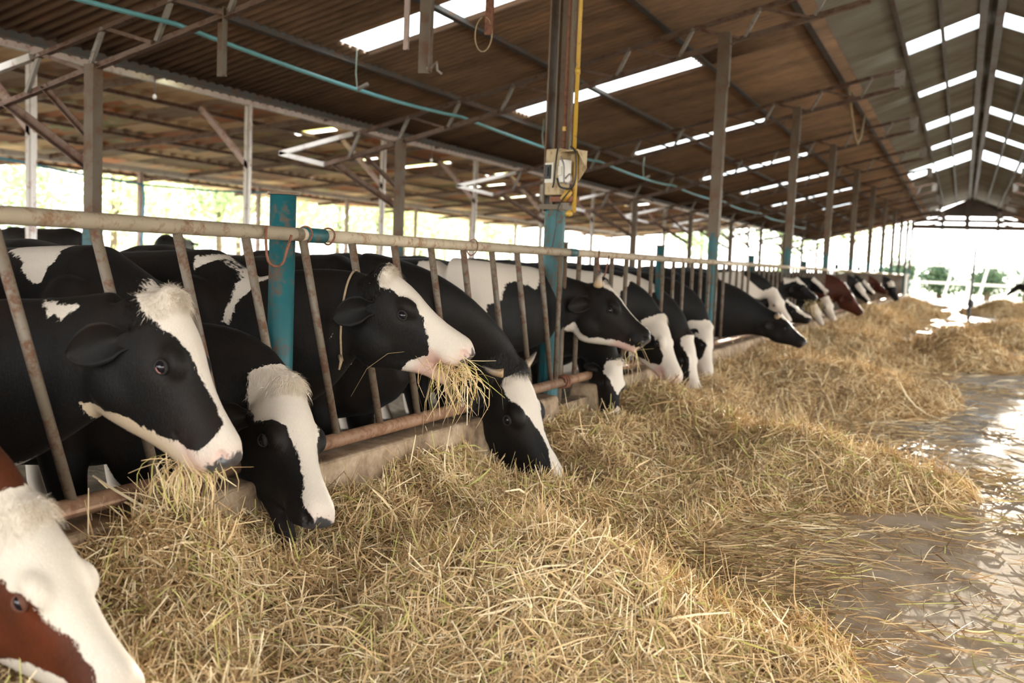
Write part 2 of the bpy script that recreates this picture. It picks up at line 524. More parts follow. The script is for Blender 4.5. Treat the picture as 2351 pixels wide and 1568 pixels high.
# purlins: one long steel member each
for i, X in enumerate((-6.25, -5.12, -4.0, -2.78, -1.66)):
    mb = MB(); z = roofz(X) - 0.045
    mb.angle((X, -4.8, z), (X, 47.6, z), 0.05, 0.07)
    mb.bar((X + 0.02, -4.8, z - 0.036), (X + 0.02, 47.6, z - 0.036), 0.065, 0.010)
    lab = ['eave purlin, the lowest dark steel beam running under the brown roof edge',
           'steel purlin next above the eave beam under the brown roof',
           'middle steel purlin under the brown roof slope, crossing the skylights',
           'steel purlin above the skylights high on the brown roof slope',
           'topmost steel purlin along the upper edge of the brown roof'][i]
    tag(mb.build('roof_purlin', M_PURLIN), lab, 'roof beam', 'purlins under the left roof slope')
for i, X in enumerate((-0.93, -0.47)):
    mb = MB(); z = upperz(X) - 0.05
    mb.angle((X, -4.8, z), (X, 47.6, z), 0.05, 0.09)
    tag(mb.build('ridge_purlin', M_PURLIN), ['steel purlin along the lower ends of the left ridge skylights',
        'steel purlin crossing the middle of the left ridge skylights'][i], 'roof beam', 'purlins under the ridge roof')
for i, X in enumerate((0.67, 1.13)):
    mb = MB(); z = upperz(X) - 0.05
    mb.angle((X, -4.8, z), (X, 47.6, z), 0.05, 0.09)
    tag(mb.build('ridge_purlin', M_PURLIN), ['steel purlin crossing the middle of the right ridge skylights',
        'steel purlin along the lower ends of the right ridge skylights'][i], 'roof beam', 'purlins under the ridge roof')

BAYS = [5.28, 9.5, 13.95, 18.05, 22.25, 26.5, 30.8, 35.1, 39.3, 43.5, 47.4]
ORD = ['nearest', 'second', 'third', 'fourth', 'fifth', 'sixth', 'seventh', 'eighth', 'ninth', 'tenth', 'eleventh']

def truss(Y, label, flip=False):
    fx = mir if flip else (lambda x: x)
    t = empty('roof_truss', (fx(-5.69), Y, roofz(-5.69) - 0.3))
    tag(t, label, 'roof truss', 'trusses across the right roof slope' if flip else 'trusses across the left roof slope')
    def top(x): return np.array([fx(x), Y, roofz(x) - 0.15])
    def botz(x): return 2.41 + 0.248 * (x + 5.69)
    def bot(x): return np.array([fx(x), Y, botz(x)])
    tip = np.array([fx(-7.3), Y, 2.29]); elbow = np.array([fx(-6.68), Y, 2.16])
    m_ = MB(); m_.angle(top(-6.3), top(-0.92), 0.05, 0.055); m_.build('top_chord', M_CHORD, t)
    m_ = MB(); m_.angle(elbow, bot(-0.92), 0.055, 0.06); m_.build('bottom_chord', M_CHORD, t)
    m_ = MB(); m_.bar(top(-6.3), tip, 0.05, 0.05); m_.bar(tip, elbow, 0.05, 0.05); m_.build('tip_bracket', M_WHITEST, t)
    m_ = MB(); m_.bar(top(-0.93), bot(-0.93), 0.012, 0.13, up=(1, 0, 0)); m_.build('end_plate', M_WEB, t)
    xs = np.arange(-6.35, -1.05, 0.62)
    for k, x in enumerate(xs):
        m_ = MB(); m_.bar(bot(x), top(x + 0.13), 0.03, 0.03); m_.build('upright', M_WEB, t)
        if k < len(xs) - 1:
            m_ = MB(); m_.bar(top(x + 0.13), bot(x + 0.58), 0.025, 0.025); m_.build('diagonal', M_CHORD, t)
    m_ = MB(); m_.angle((fx(-6.6), Y, 2.20), (fx(-5.75), Y, 1.72), 0.06, 0.06); m_.build('knee_brace', M_CHORD, t)
    m_ = MB(); m_.angle((fx(-6.2), Y, 2.30), (fx(-5.75), Y, 1.93), 0.04, 0.04); m_.build('knee_brace', M_CHORD, t)
    return t
for i, Y in enumerate(BAYS):
    truss(Y, '%s brown lattice truss%s under the left roof, counted from the camera' % (ORD[i], ''))
for i, Y in enumerate(BAYS[3:]):
    truss(Y, '%s lattice truss under the right roof slope past the ridge' % ORD[i], flip=True)

# columns beside the feed fence
for i, Y in enumerate(BAYS):
    X = -2.24 if i == 0 else -2.2
    if i == 0: Y = 5.54
    t = empty('fence_line_column', (X, Y, COW_FLOOR))
    w = 0.125 if i == 0 else 0.10
    lab = ('tall column carrying the dusty switch box, teal below and brown above' if i == 0 else
           '%s tall steel column rising behind the feed fence, teal at its foot' % ORD[i])
    tag(t, lab, 'column', 'columns along the feed fence')
    zt = roofz(X) - 0.28
    m_ = MB(); m_.tube([(X, Y, COW_FLOOR), (X, Y, 1.50)], w / 2, 16); m_.build('painted_foot', M_TEAL, t, smooth=False)
    m_ = MB()
    if i == 0:
        m_.bar((X, Y, 1.46), (X, Y, zt), 0.008, w, up=(0, 1, 0))
        for s in (-1, 1): m_.bar((X + s * 0.055, Y, 1.46), (X + s * 0.055, Y, zt), w, 0.01, up=(1, 0, 0))
        m_.bar((X + 0.01, Y + 0.0, 1.46), (X + 0.01, Y, zt), 0.05, 0.05)
    else:
        m_.bar((X, Y, 1.46), (X, Y, zt), w, w * 0.9)
    m_.build('shaft', M_COLUMN, t)
    if i == 0:
        m_ = MB(); m_.box((X, Y, 1.485), (w * 1.2, w * 1.2, 0.03)); m_.build('joint_collar', M_COLUMN, t)
    if i:
        m_ = MB(); m_.bar((X + 0.06, Y, zt - 0.03), (X + 0.06, Y, zt - 0.5), 0.03, 0.012, up=(1, 0, 0)); m_.build('gusset', M_WEB, t)
# second row of columns, behind the cows
for i, Y in enumerate(BAYS):
    X = -5.69
    t = empty('inner_column', (X, Y, COW_FLOOR))
    tag(t, '%s square brown column in the row behind the cows' % ORD[i], 'column', 'columns behind the cows')
    m_ = MB(); m_.bar((X, Y, 1.32), (X, Y, 2.42), 0.088, 0.088); m_.build('shaft', M_COLUMN, t)
    m_ = MB(); m_.bar((X, Y, COW_FLOOR), (X, Y, 1.33), 0.096, 0.096); m_.build('painted_foot', M_TEAL if i < 2 else M_COLUMN, t)
# columns on the right of the alley (only far ones can be seen)
for i, Y in enumerate(BAYS[6:]):
    X = mir(-2.2)
    t = empty('alley_column', (X, Y, 0))
    tag(t, '%s steel column on the right side of the feed alley' % ORD[i], 'column', 'columns right of the alley')
    m_ = MB(); m_.bar((X, Y, 0), (X, Y, roofz(-2.2) - 0.28), 0.10, 0.10); m_.build('shaft', M_COLUMN, t)
# studs hanging from the nearest truss
def stud(x, ztop, zbot, w, mat, label, hook=False, ring=False):
    Y = BAYS[0]
    t = empty('hanging_stud', (x, Y, ztop)); tag(t, label, 'steel stud', 'studs hanging from the nearest truss')
    m_ = MB()
    m_.angle((x, Y, ztop), (x, Y, zbot), w, w, 0.008, up=(0.3, -1, 0)); m_.build('bar', mat, t)
    if hook:
        m_ = MB(); m_.tube([(x + 0.02, Y, zbot + 0.02), (x + 0.06, Y, zbot + 0.03), (x + 0.10, Y - 0.02, zbot + 0.05), (x + 0.11, Y - 0.03, zbot + 0.0), (x + 0.14, Y - 0.03, zbot - 0.02)], 0.008, 6); m_.build('bent_hook', M_WEB, t)
    if ring:
        pts = [(x - 0.03 + 0.055 * math.sin(a), Y, zbot - 0.05 - 0.10 * math.cos(a) * 1.0 + 0.05) for a in np.linspace(-2.9, 2.9, 16)]
        m_ = MB(); m_.tube(pts, 0.004, 5); m_.build('wire_loop', M_TWINE, t)
stud(-4.56, 2.74, 2.30, 0.065, M_COLUMN, 'short grey stud hanging from the nearest truss above the blue pipe')
stud(-3.15, 3.05, 2.40, 0.035, M_PINKST, 'thin pale stud hanging in front of the big skylight')
stud(-3.02, 3.10, 2.26, 0.085, M_COLUMN, 'thick dark and white stud with a bent hook at its end', hook=True)
stud(-2.60, 3.20, 2.46, 0.05, M_RUSTROD, 'red brown stud with a wire loop hanging from its end', ring=True)

# ------------------------------------------------------------------ curb under the feed fence
def slab_section(y0, y1):
    mb.add([(-2.30, y0, COW_FLOOR), (-2.02, y0, COW_FLOOR), (-2.07, y0, 0.40), (-2.25, y0, 0.40),
            (-2.30, y1, COW_FLOOR), (-2.02, y1, COW_FLOOR), (-2.07, y1, 0.40), (-2.25, y1, 0.40)],
           [(0, 1, 2, 3), (7, 6, 5, 4), (0, 4, 5, 1), (1, 5, 6, 2), (2, 6, 7, 3), (3, 7, 4, 0)])
curbs = [(-4.0, 5.30, 'long concrete curb wall under the near feed fence'),
         (5.95, 7.75, 'pale concrete curb block beside the muzzle of the white-foreheaded cow'),
         (8.05, 46, 'far concrete curb wall under the feed fence')]
for (a, b, lab) in curbs:
    mb = MB(); slab_section(a, b)
    o = mb.build('feed_curb', M_CURB); tag(o, lab, 'concrete curb', 'curb walls under the feed fence')
    bv = o.modifiers.new('bevel', 'BEVEL'); bv.width = 0.02; bv.segments = 3
mb = MB(); mb.box((-2.17, 5.62, 0.06), (0.10, 0.62, 0.52)); struct('wall_left', mb, M_CURB)

# ------------------------------------------------------------------ feed fence
BARSP = 0.312
TOPZ, LOWZ = 1.222, 0.447
bars_top = [2.31 + BARSP * k for k in range(-12, 140)]
SECT = [(-1.4, 2.90), (2.90, 5.55), (5.55, 7.72), (7.72, 11.45), (11.45, 15.6), (15.6, 19.8), (19.8, 24.2), (24.2, 28.5), (28.5, 33.0), (33.0, 37.5), (37.5, 41.5)]
SL = ['nearest feed fence section, at the left, its slanted bars before the first cows',
      'second feed fence section, between the near teal post and the switch box column',
      'third feed fence section, just past the switch box column',
      'fourth feed fence section, in front of the long black neck', 'fifth feed fence section from the camera',
      'sixth feed fence section from the camera', 'seventh feed fence section from the camera',
      'eighth feed fence section from the camera', 'ninth feed fence section from the camera',
      'tenth feed fence section from the camera', 'feed fence section at the far end']
for i, (a, b) in enumerate(SECT):
    t = empty('feed_fence', (RAILX, a, LOWZ))
    tag(t, SL[i], 'fence', 'sections of the feed fence')
    n = 20 if i < 4 else 10
    m_ = MB(); m_.tube([(RAILX, a - 0.02, TOPZ), (RAILX, b + 0.02, TOPZ)], 0.0235, n); m_.build('top_rail', M_RAIL, t, smooth=True)
    gap = (5.30, 5.33)
    m_ = MB(); m_.tube([(RAILX, a, LOWZ), (RAILX, b, LOWZ)], 0.028, n); m_.build('bottom_rail', M_LOWRAIL, t, smooth=True)
    for y in bars_top:
        sl = 0.25 if y < 5.2 else 0.0
        if not (a < y <= b): continue
        m_ = MB(); m_.tube([(RAILX, y, TOPZ - 0.01), (RAILX, y + sl, LOWZ)], 0.0150, 12 if i < 3 else 6)
        m_.build('bar', M_BAR, t, smooth=True)
    if i in (1, 2):
        m_ = MB(); y = a + 0.04 if i == 1 else a
        m_.tube([(RAILX, y, TOPZ), (RAILX, y + 0.12, TOPZ)], 0.0265, 20); m_.build('painted_sleeve', M_TEAL, t, smooth=True)
# short posts of the fence
POSTS = [(2.91, -2.19, 0.046, 1.36, 'near teal fence post with a flat cap and worn paint'),
         (5.60, -2.19, 0.020, 1.275, 'short dark fence peg standing beside the switch box column'),
         (7.72, -2.19, 0.032, 1.32, 'slim teal fence post between the two white-backed cows'),
         (11.45, -2.19, 0.032, 1.32, 'teal fence post in front of the long black neck'),
         (15.6, -2.19, 0.034, 1.32, 'fourth teal fence post from the camera'), (19.8, -2.19, 0.034, 1.33, 'fifth teal fence post from the camera'),
         (24.2, -2.19, 0.034, 1.33, 'sixth teal fence post from the camera'), (28.5, -2.19, 0.034, 1.33, 'seventh teal fence post from the camera'),
         (33.0, -2.19, 0.034, 1.33, 'eighth fence post, near the far end')]
for (y, x, r, zt, lab) in POSTS:
    x = -2.15 - 0.0235 - r
    t = empty('fence_post', (x, y, COW_FLOOR)); tag(t, lab, 'fence post', 'posts of the feed fence')
    m_ = MB(); m_.tube([(x, y, COW_FLOOR), (x, y, zt)], r, 24); m_.build('post', M_COLUMN if r < 0.025 else M_TEAL, t, smooth=True)
    m_ = MB(); m_.tube([(x, y, zt), (x, y, zt + 0.010)], r * 1.2, 24); m_.build('cap', M_COLUMN, t)
# wire ties round the near post
for (yy, lab) in ((2.95, 'wire tie round the top rail at the near teal post'), (3.09, 'loose wire tie hooping over the rail past the near teal post')):
    m_ = MB(); pts = [(RAILX + 0.029 * math.cos(a), yy + 0.004 * math.sin(2 * a), TOPZ + 0.03 * math.sin(a)) for a in np.linspace(0, 2 * math.pi, 20)]
    m_.tube(pts, 0.0035, 6); tag(m_.build('wire_tie', M_RUSTROD, smooth=True), lab, 'wire')
m_ = MB(); yy = 4.28
m_.tube([(RAILX + 0.029 * math.cos(a), yy + 0.012 * math.sin(a), TOPZ - 0.006 + 0.038 * math.sin(a)) for a in np.linspace(0, 2 * math.pi, 20)], 0.003, 6)
tag(m_.build('wire_tie', M_RUSTROD, smooth=True), 'dark wire tie round the top rail midway between post and switch box', 'wire')
# hooks on the rail
def rail_hook(y, s, label, up=0.02):
    c = RAILX + 0.028
    m_ = MB()
    pts = [(c, y - 0.045 * s, TOPZ + up), (c + 0.003, y - 0.05 * s, TOPZ - 0.03), (c + 0.006, y - 0.047 * s, TOPZ - 0.075 * s)]
    for a in np.linspace(math.pi, 2 * math.pi, 9)[1:-1]:
        pts.append((c + 0.008, y + 0.045 * s * math.cos(a), TOPZ - 0.085 * s + 0.028 * s * math.sin(a)))
    pts += [(c + 0.012, y + 0.047 * s, TOPZ - 0.07 * s), (c + 0.018, y + 0.068 * s, TOPZ - 0.005)]
    m_.tube(pts, 0.0045 * (0.6 + 0.4 * s), 8)
    tag(m_.build('rail_hook', M_RUSTROD, smooth=True), label, 'hook', 'hooks hanging on the top rail')
rail_hook(2.74, 1.0, 'rust red bent rod hook on the top rail left of the near teal post')
rail_hook(6.08, 1.3, 'dark wire hook on the top rail just past the switch box column', 0.05)
# rusty chain coil on the lower rail
m_ = MB()
m_.tube([(RAILX + 0.034 * math.cos(a), 5.52 + a * 0.006, LOWZ + 0.036 * math.sin(a)) for a in np.linspace(0, 18, 70)], 0.007, 6)
tag(m_.build('rusty_wire_coil', M_RUSTROD, smooth=True), 'rusty wire wound round the bottom rail behind the horned cow', 'wire')

# ------------------------------------------------------------------ switch box on the near column
bx = empty('switch_box', (-2.185, 5.42, 1.55)); tag(bx, 'dusty beige switch box with an open cover on the near column', 'switch box')
fx_, fy = -2.20, 5.18
# the box faces the alley end of the column; a broad face looks towards the camera
e1 = nrm([0.93, -0.36, 0]); e2 = np.array([0.36, 0.93, 0])
rotb = np.array([e1, e2, [0, 0, 1]]).T
cb = np.array([-2.185, 5.415, 1.68])
m_ = MB(); m_.box(cb, (0.118, 0.09, 0.265), rotb); o = m_.build('case', M_BOX, bx)
bv = o.modifiers.new('bevel', 'BEVEL'); bv.width = 0.008; bv.segments = 3
pf = cb - e2 * 0.047
m_ = MB(); m_.box(pf - e1 * 0.022 + np.array([0, 0, -0.005]), (0.065, 0.006, 0.115), rotb); m_.build('socket_frame', M_TANK, bx)
m_ = MB(); m_.box(pf - e1 * 0.026 - e2 * 0.006 + np.array([0, 0, 0.0]), (0.044, 0.014, 0.08), rotb); socket = m_.build('black_socket', M_BLACKP, bx)
m_ = MB(); m_.box(pf - e1 * 0.026 - e2 * 0.016 + np.array([0, 0, 0.0]), (0.016, 0.008, 0.05), rotb); m_.build('socket_slot', M_DARKMETAL, socket)
# open front with the white breaker and the tilted cover
pr = cb + e1 * 0.06
m_ = MB()
m_.box(pr + e1 * 0.062 + np.array([0, 0, 0.115]), (0.124, 0.09, 0.008), rotb)
m_.add([pr + e1 * 0.122 - e2 * 0.045 + np.array([0, 0, 0.115]), pr + e1 * 0.122 + e2 * 0.045 + np.array([0, 0, 0.115]),
        pr + e1 * 0.122 + e2 * 0.045 + np.array([0, 0, 0.02]), pr + e1 * 0.075 + e2 * 0.045 + np.array([0, 0, -0.03]), pr + e1 * 0.02 + e2 * 0.045 + np.array([0, 0, 0.10])],
       [(0, 1, 2), (1, 2, 3, 4)])
m_.add([pr + e1 * 0.0 + e2 * 0.046 + np.array([0, 0, 0.118]), pr + e1 * 0.122 + e2 * 0.046 + np.array([0, 0, 0.118]),
        pr + e1 * 0.122 + e2 * 0.046 + np.array([0, 0, 0.02]), pr + e1 * 0.066 + e2 * 0.046 + np.array([0, 0, -0.05]), pr + e2 * 0.046 + np.array([0, 0, -0.05])], [(0, 1, 2, 3, 4)])
o = m_.build('open_cover', M_BOX, bx)
md = o.modifiers.new('thick', 'SOLIDIFY'); md.thickness = 0.005
m_ = MB(); m_.box(pr + e1 * 0.03 - e2 * 0.035 + np.array([0, 0, 0.0]), (0.048, 0.06, 0.13), rotb)
breaker = o = m_.build('breaker', M_WHITEP, bx)
bv = o.modifiers.new('bevel', 'BEVEL'); bv.width = 0.006; bv.segments = 2
m_ = MB(); m_.box(pr + e1 * 0.026 - e2 * 0.072 + np.array([0, 0, 0.0]), (0.022, 0.014, 0.05), rotb); m_.build('breaker_lever', M_TANK, breaker)
def cable(pts, r, mat, name):
    q = []
    P = [np.array(p, float) for p in pts]
    for i in range(len(P) - 1):
        p0 = P[max(i - 1, 0)]; p1 = P[i]; p2 = P[i + 1]; p3 = P[min(i + 2, len(P) - 1)]
        for s in np.linspace(0, 1, 7)[:-1]:
            q.append(0.5 * ((2 * p1) + (p2 - p0) * s + (2 * p0 - 5 * p1 + 4 * p2 - p3) * s * s + (3 * p1 - p0 - 3 * p2 + p3) * s ** 3))
    q.append(P[-1])
    m_ = MB(); m_.tube(q, r, 6); return m_
off = lambda a, b, z: cb + e1 * a * 0.74 + e2 * b + np.array([0, 0, z])
cable([off(0.06, -0.055, 0.13), off(0.075, -0.075, 0.08), off(0.085, -0.09, 0.0), off(0.06, -0.075, -0.06), off(0.03, -0.06, -0.09)], 0.005, None, '').build('cable', M_BLACKP, bx, smooth=True)
cable([off(0.19, -0.05, 0.135), off(0.25, -0.06, 0.10), off(0.265, -0.06, 0.0), off(0.255, -0.06, -0.07), off(0.21, -0.06, -0.10), off(0.12, -0.07, -0.09), off(0.085, -0.07, -0.04)], 0.006, None, '').build('cable', M_BLACKP, bx, smooth=True)
cable([off(0.10, -0.06, 0.08), off(0.15, -0.07, 0.03), off(0.16, -0.07, -0.06), off(0.20, -0.07, -0.075), off(0.235, -0.07, -0.05), off(0.215, -0.07, -0.02), off(0.17, -0.07, -0.045)], 0.005, None, '').build('cable', M_WEB, bx, smooth=True)
cable([off(0.2, -0.05, -0.11), off(0.10, -0.06, -0.20), off(0.08, -0.06, -0.33), off(0.05, -0.06, -0.44)], 0.004, None, '').build('cable', M_BLACKP, bx, smooth=True)
for zz in (0.12, -0.03, -0.12):
    m_ = MB(); m_.bar(off(-0.075, 0.04, zz), off(-0.12, 0.05, zz), 0.02, 0.014); m_.build('mounting_lug', M_BLACKP, bx)
m_ = MB(); m_.box(off(0.06, 0.02, -0.155), (0.16, 0.08, 0.03), rotb); m_.build('bracket', M_RUSTROD, bx)
# conduits
t = empty('yellow_conduit', (-2.08, 5.38, 1.40)); tag(t, 'thin yellow conduit pipe running down the near column', 'pipe')
m_ = MB(); m_.tube([off(0.165, 0.0, 1.9), off(0.165, 0.0, 0.13)], 0.0125, 10); m_.build('pipe', M_YELLOW, t, smooth=True)
m_ = MB(); m_.tube([off(0.165, 0.02, 0.13), off(0.165, 0.02, -0.23)], 0.0125, 10); m_.build('pipe', M_YELLOW, t, smooth=True)
for zz in (0.55, 0.98, 1.36):
    m_ = MB(); m_.tube([off(0.165, 0, zz), off(0.165, 0, zz + 0.03)], 0.016, 10); m_.build('coupling', M_YELLOW, t, smooth=True)
m_ = MB(); m_.tube([off(0.11, -0.03, -0.16), off(0.17, -0.03, -0.11)], 0.022, 10); m_.build('elbow', M_YELLOW, t, smooth=True)
m_ = MB(); m_.tube([off(0.13, -0.01, -0.24), off(0.17, -0.01, -0.235)], 0.018, 10); m_.build('elbow', M_YELLOW, t, smooth=True)
t = empty('grey_conduit', (-2.22, 5.46, 1.80)); tag(t, 'pair of thin grey pipes on the left flank of the near column', 'pipe')
for dx in (0.0, 0.035):
    m_ = MB(); m_.tube([off(-0.02 + dx, 0.06, 1.9), off(-0.02 + dx, 0.06, 0.13)], 0.011, 8); m_.build('pipe', M_COLUMN if dx else M_RUSTROD, t, smooth=True)
m_ = MB(); m_.tube([off(-0.02, 0.06, 0.245), off(-0.02, 0.06, 0.27)], 0.015, 8); m_.build('coupling', M_YELLOW, t)

# ------------------------------------------------------------------ blue water pipe slung under the trusses
pts = []
sup = [-4.5, 1.0] + BAYS[:8]
for a, b in zip(sup[:-1], sup[1:]):
    for s in np.linspace(0, 1, 11)[:-1]:
        y = a + (b - a) * s
        sag = 0.055 * 4 * s * (1 - s)
        pts.append((-4.95 + 0.02 * math.sin(y * 1.3), y, 2.655 - sag))
m_ = MB(); m_.tube(pts, 0.0165, 10)
wp = m_.build('water_pipe', M_PIPE, smooth=True, base=(-4.95, 5.28, 2.65))
tag(wp, 'long sagging light blue water pipe slung under the roof trusses', 'pipe')
for k, y in enumerate((7.5, 11.75, 16.1)):
    t = empty('pipe_hanger', (-4.95, y, 2.60)); tag(t, ['pale twine and fitting holding the blue pipe below the big skylight', 'thin twine hanger on the blue pipe left of the switch box', 'twine hanger on the blue pipe right of the switch box'][k], 'hanger', 'hangers of the blue pipe')
    m_ = MB(); m_.tube([(-4.95, y, 2.58), (-4.97, y, 2.75), (-4.95, y - 0.02, roofz(-4.95) - 0.02)], 0.005, 6); m_.build('twine', M_PALETWINE, t)
    m_ = MB(); m_.tube([(-4.95, y, 2.60), (-4.86, y + 0.03, 2.65)], 0.017, 8); m_.build('fitting', M_WEB, t)
# loop of rope under the upper roof edge
m_ = MB(); m_.tube([(-1.55, 13.95, 3.62), (-1.52, 14.2, 3.3), (-1.5, 14.6, 3.05), (-1.5, 15.0, 3.0), (-1.5, 15.4, 3.15), (-1.5, 15.7, 3.5)], 0.02, 6)
tag(m_.build('hanging_rope', M_TWINE, smooth=True), 'slack rope loop hanging from the upper edge of the brown roof', 'rope')

# ------------------------------------------------------------------ the older shed on the far left
def oldz(X): return 3.80 + 0.0915 * (X + 11.1)
SKYL = 0.7
OLD_SPOTS = [(-10.2, 11.6), (-12.5, 17.3), (-12.2, 26.6), (-13.2, 23.4), (-14.2, 29.0), (-14.8, 33.0), (-12.5, 40)]
def vnoise(x, y, s, seed=0):
    x = x * s + 31.7 * seed; y = y * s - 17.3 * seed
    xi = np.floor(x); yi = np.floor(y); xf = x - xi; yf = y - yi
    def h(a, b):
        v = np.sin(a * 127.1 + b * 311.7 + seed * 7.7) * 43758.5453
        return v - np.floor(v)
    u = xf * xf * (3 - 2 * xf); w = yf * yf * (3 - 2 * yf)
    return (h(xi, yi) * (1 - u) + h(xi + 1, yi) * u) * (1 - w) + (h(xi, yi + 1) * (1 - u) + h(xi + 1, yi + 1) * u) * w
def oldroof():
    ys = np.arange(-6, 60, 0.1); xs = [-20.6] + list(np.arange(-20.0, -6.4, 0.5))
    V = []; Q = []
    n = len(ys)
    for a, x in enumerate(xs):
        for i, y in enumerate(ys):
            ragged = 0.35 * math.sin(math.floor(y / 0.83) * 12.9) if a == 0 else 0
            V.append((x + ragged, y, oldz(x + ragged) + 0.02 * math.sin(y * 2 * math.pi / 0.4)))
    rr = random.Random(5)
    for a in range(len(xs) - 1):
        for i in range(n - 1):
            xm = (xs[a] + xs[a + 1]) / 2; ym = ys[i] + 0.05
            if any(abs(xm - sx) < SKYL and abs(ym - sy) < 0.16 for (sx, sy) in OLD_SPOTS): continue
            if vnoise(np.array([xm]), np.array([ym]), 2.3, 8)[0] > 0.985: continue      # rusted through
            Q.append((a * n + i, (a + 1) * n + i, (a + 1) * n + i + 1, a * n + i + 1))
    o = link('ceiling', fast_mesh('ceiling', V, Q), M_ROOFOLD, None, False)
    md = o.modifiers.new('thick', 'SOLIDIFY'); md.thickness = 0.006; md.offset = 1
    o['kind'] = 'structure'
    return o
oldroof()
k = wi
for (x, y) in OLD_SPOTS:
    skylight(k, x - SKYL, x + SKYL, y - 0.2, y + 0.2, lambda q: oldz(q) + 0.03, M_SKYYELLOW); k += 1
# posts and beams of the old shed
mb = MB(); mb.bar((-11.1, -6, 3.64), (-11.1, 60, 3.64), 0.09, 0.13); tag(mb.build('shed_beam', M_WHITEST), 'long whitish beam under the old shed roof, nearer of its two beams', 'roof beam', 'beams of the old shed')
mb = MB(); mb.bar((-18.2, -6, 2.98), (-18.2, 60, 2.98), 0.09, 0.12); tag(mb.build('shed_beam', M_WHITEST), 'farther whitish beam near the low eave of the old shed', 'roof beam', 'beams of the old shed')
for j in range(12):
    Y = 9.27 + 4.28 * j
    t = empty('shed_post', (-11.1, Y, COW_FLOOR)); tag(t, '%s whitewashed post of the old shed, row under its nearer beam' % (ORD[j] if j < 11 else 'last'), 'post', 'posts under the nearer shed beam')
    m_ = MB(); m_.angle((-11.1, Y, COW_FLOOR), (-11.1, Y, 3.58), 0.14, 0.12, 0.012, up=(-1, -0.4, 0)); m_.box((-11.1, Y, 1.7), (0.07, 0.07, 3.7)); m_.build('post', M_WHITEST, t)
    for s in (-1,):
        m_ = MB(); m_.bar((-11.1 + 0.05, Y, 2.55), (-11.1 + s * 1.0, Y, 3.62 + s * 0.06), 0.07, 0.09); m_.build('knee_brace', M_PINKST, t)
for j in range(10):
    Y = 13.9 + 4.42 * j
    t = empty('shed_post', (-18.2, Y, COW_FLOOR)); tag(t, '%s thin post of the old shed, row under its farther beam' % ORD[j], 'post', 'posts under the farther shed beam')
    m_ = MB(); m_.bar((-18.2, Y, COW_FLOOR), (-18.2, Y, 2.93), 0.10, 0.10); m_.build('post', M_PINKST, t)
# purlins of the old shed
for j, X in enumerate((-19.6, -16.8, -15.4, -14.0, -12.6, -9.7, -8.4)):
    mb = MB(); mb.bar((X, -6, oldz(X) - 0.06), (X, 60, oldz(X) - 0.06), 0.05, 0.07)
    tag(mb.build('shed_purlin', M_CHORD), '%s thin purlin under the old shed roof, counted from its low eave' % ORD[j], 'roof beam', 'purlins of the old shed')
for j in range(13):
    Y = 9.27 + 4.28 * j - 2.14
    mb = MB(); mb.bar((-20.3, Y, oldz(-20.3) - 0.14), (-7.0, Y, oldz(-7.0) - 0.14), 0.06, 0.10)
    tag(mb.build('shed_rafter', M_CHORD), '%s brown rafter crossing under the old shed roof' % (ORD[j] if j < 11 else ['twelfth', 'last'][j - 11]), 'roof beam', 'rafters of the old shed')
# hanging bulbs
for (px, py, X, lab) in ((355, 222, -9.5, 'small hanging light bulb under the old shed left of the white beam post'), (990, 368, -9.5, 'small hanging light bulb seen past the inner column under the old shed')):
    p = atX(px, py, X)
    t = empty('light_bulb', p); tag(t, lab, 'light bulb', 'bulbs hanging under the old shed')
    m_ = MB(); m_.tube([p + [0, 0, 0.05], [p[0], p[1], oldz(p[0])]], 0.006, 5); m_.build('cord', M_BLACKP, t)
    m_ = MB(); m_.ball(p, (0.025, 0.025, 0.035)); m_.build('bulb', M_WHITEP, t, smooth=True)
# blue hose on the far posts
m_ = MB(); m_.tube([(-17.9, 14.2, 2.82), (-17.8, 16.4, 2.66), (-17.8, 18.2, 2.60), (-17.9, 20.6, 2.66), (-17.9, 22.7, 2.78)], 0.03, 6)
m_.tube([(-17.85, 18.05, 2.62), (-17.9, 18.15, 2.3), (-18.0, 18.2, 1.2), (-18.0, 18.25, 0.3)], 0.03, 6)
tag(m_.build('blue_hose', plain('blue_hose', (0.10, 0.35, 0.5), 0.5), smooth=True), 'blue hose looping along the far posts of the old shed', 'hose')
# low rails and drums near the far posts
t = empty('yard_gate', (-17.5, 21, 0)); tag(t, 'grey pipe railing in the yard behind the cows', 'fence')
for z in (0.55, 1.0): 
    m_ = MB(); m_.bar((-17.6, 12, z), (-17.6, 36, z), 0.05, 0.05); m_.build('rail', M_WEB, t)
for y in np.arange(12, 37, 3.0):
    m_ = MB(); m_.bar((-17.6, y, COW_FLOOR), (-17.6, y, 1.05), 0.06, 0.06); m_.build('post', M_WEB, t)

# ------------------------------------------------------------------ far end of the barn
mb = MB()
def gable_z(x): return upperz(x) if abs(x - 0.1) < 1.75 else roofz(x if x < 0.1 else mir(x))
for (x0, x1) in ((-2.25, -1.72), (-1.72, 0.1), (0.1, 1.92), (1.92, 2.45)):
    zb = 3.95
    mb.add([(x0, 47.7, zb), (x1, 47.7, zb), (x1, 47.7, gable_z(x1 - 1e-3 if x1 <= 0.1 else x1) ), (x0, 47.7, gable_z(x0))], [(0, 1, 2, 3)])
mb.box((0.1, 47.7, 3.38), (4.5, 0.03, 0.20)); mb.box((0.1, 47.7, 3.66), (4.5, 0.03, 0.14)); mb.box((0.1, 47.7, 3.92), (4.5, 0.03, 0.16))
for x in (-2.2, -1.0, 0.0, 1.2, 2.4): mb.box((x, 47.7, 3.62), (0.12, 0.05, 0.75))
o = struct('wall_back', mb, M_PURLIN)
md = o.modifiers.new('thick', 'SOLIDIFY'); md.thickness = 0.02
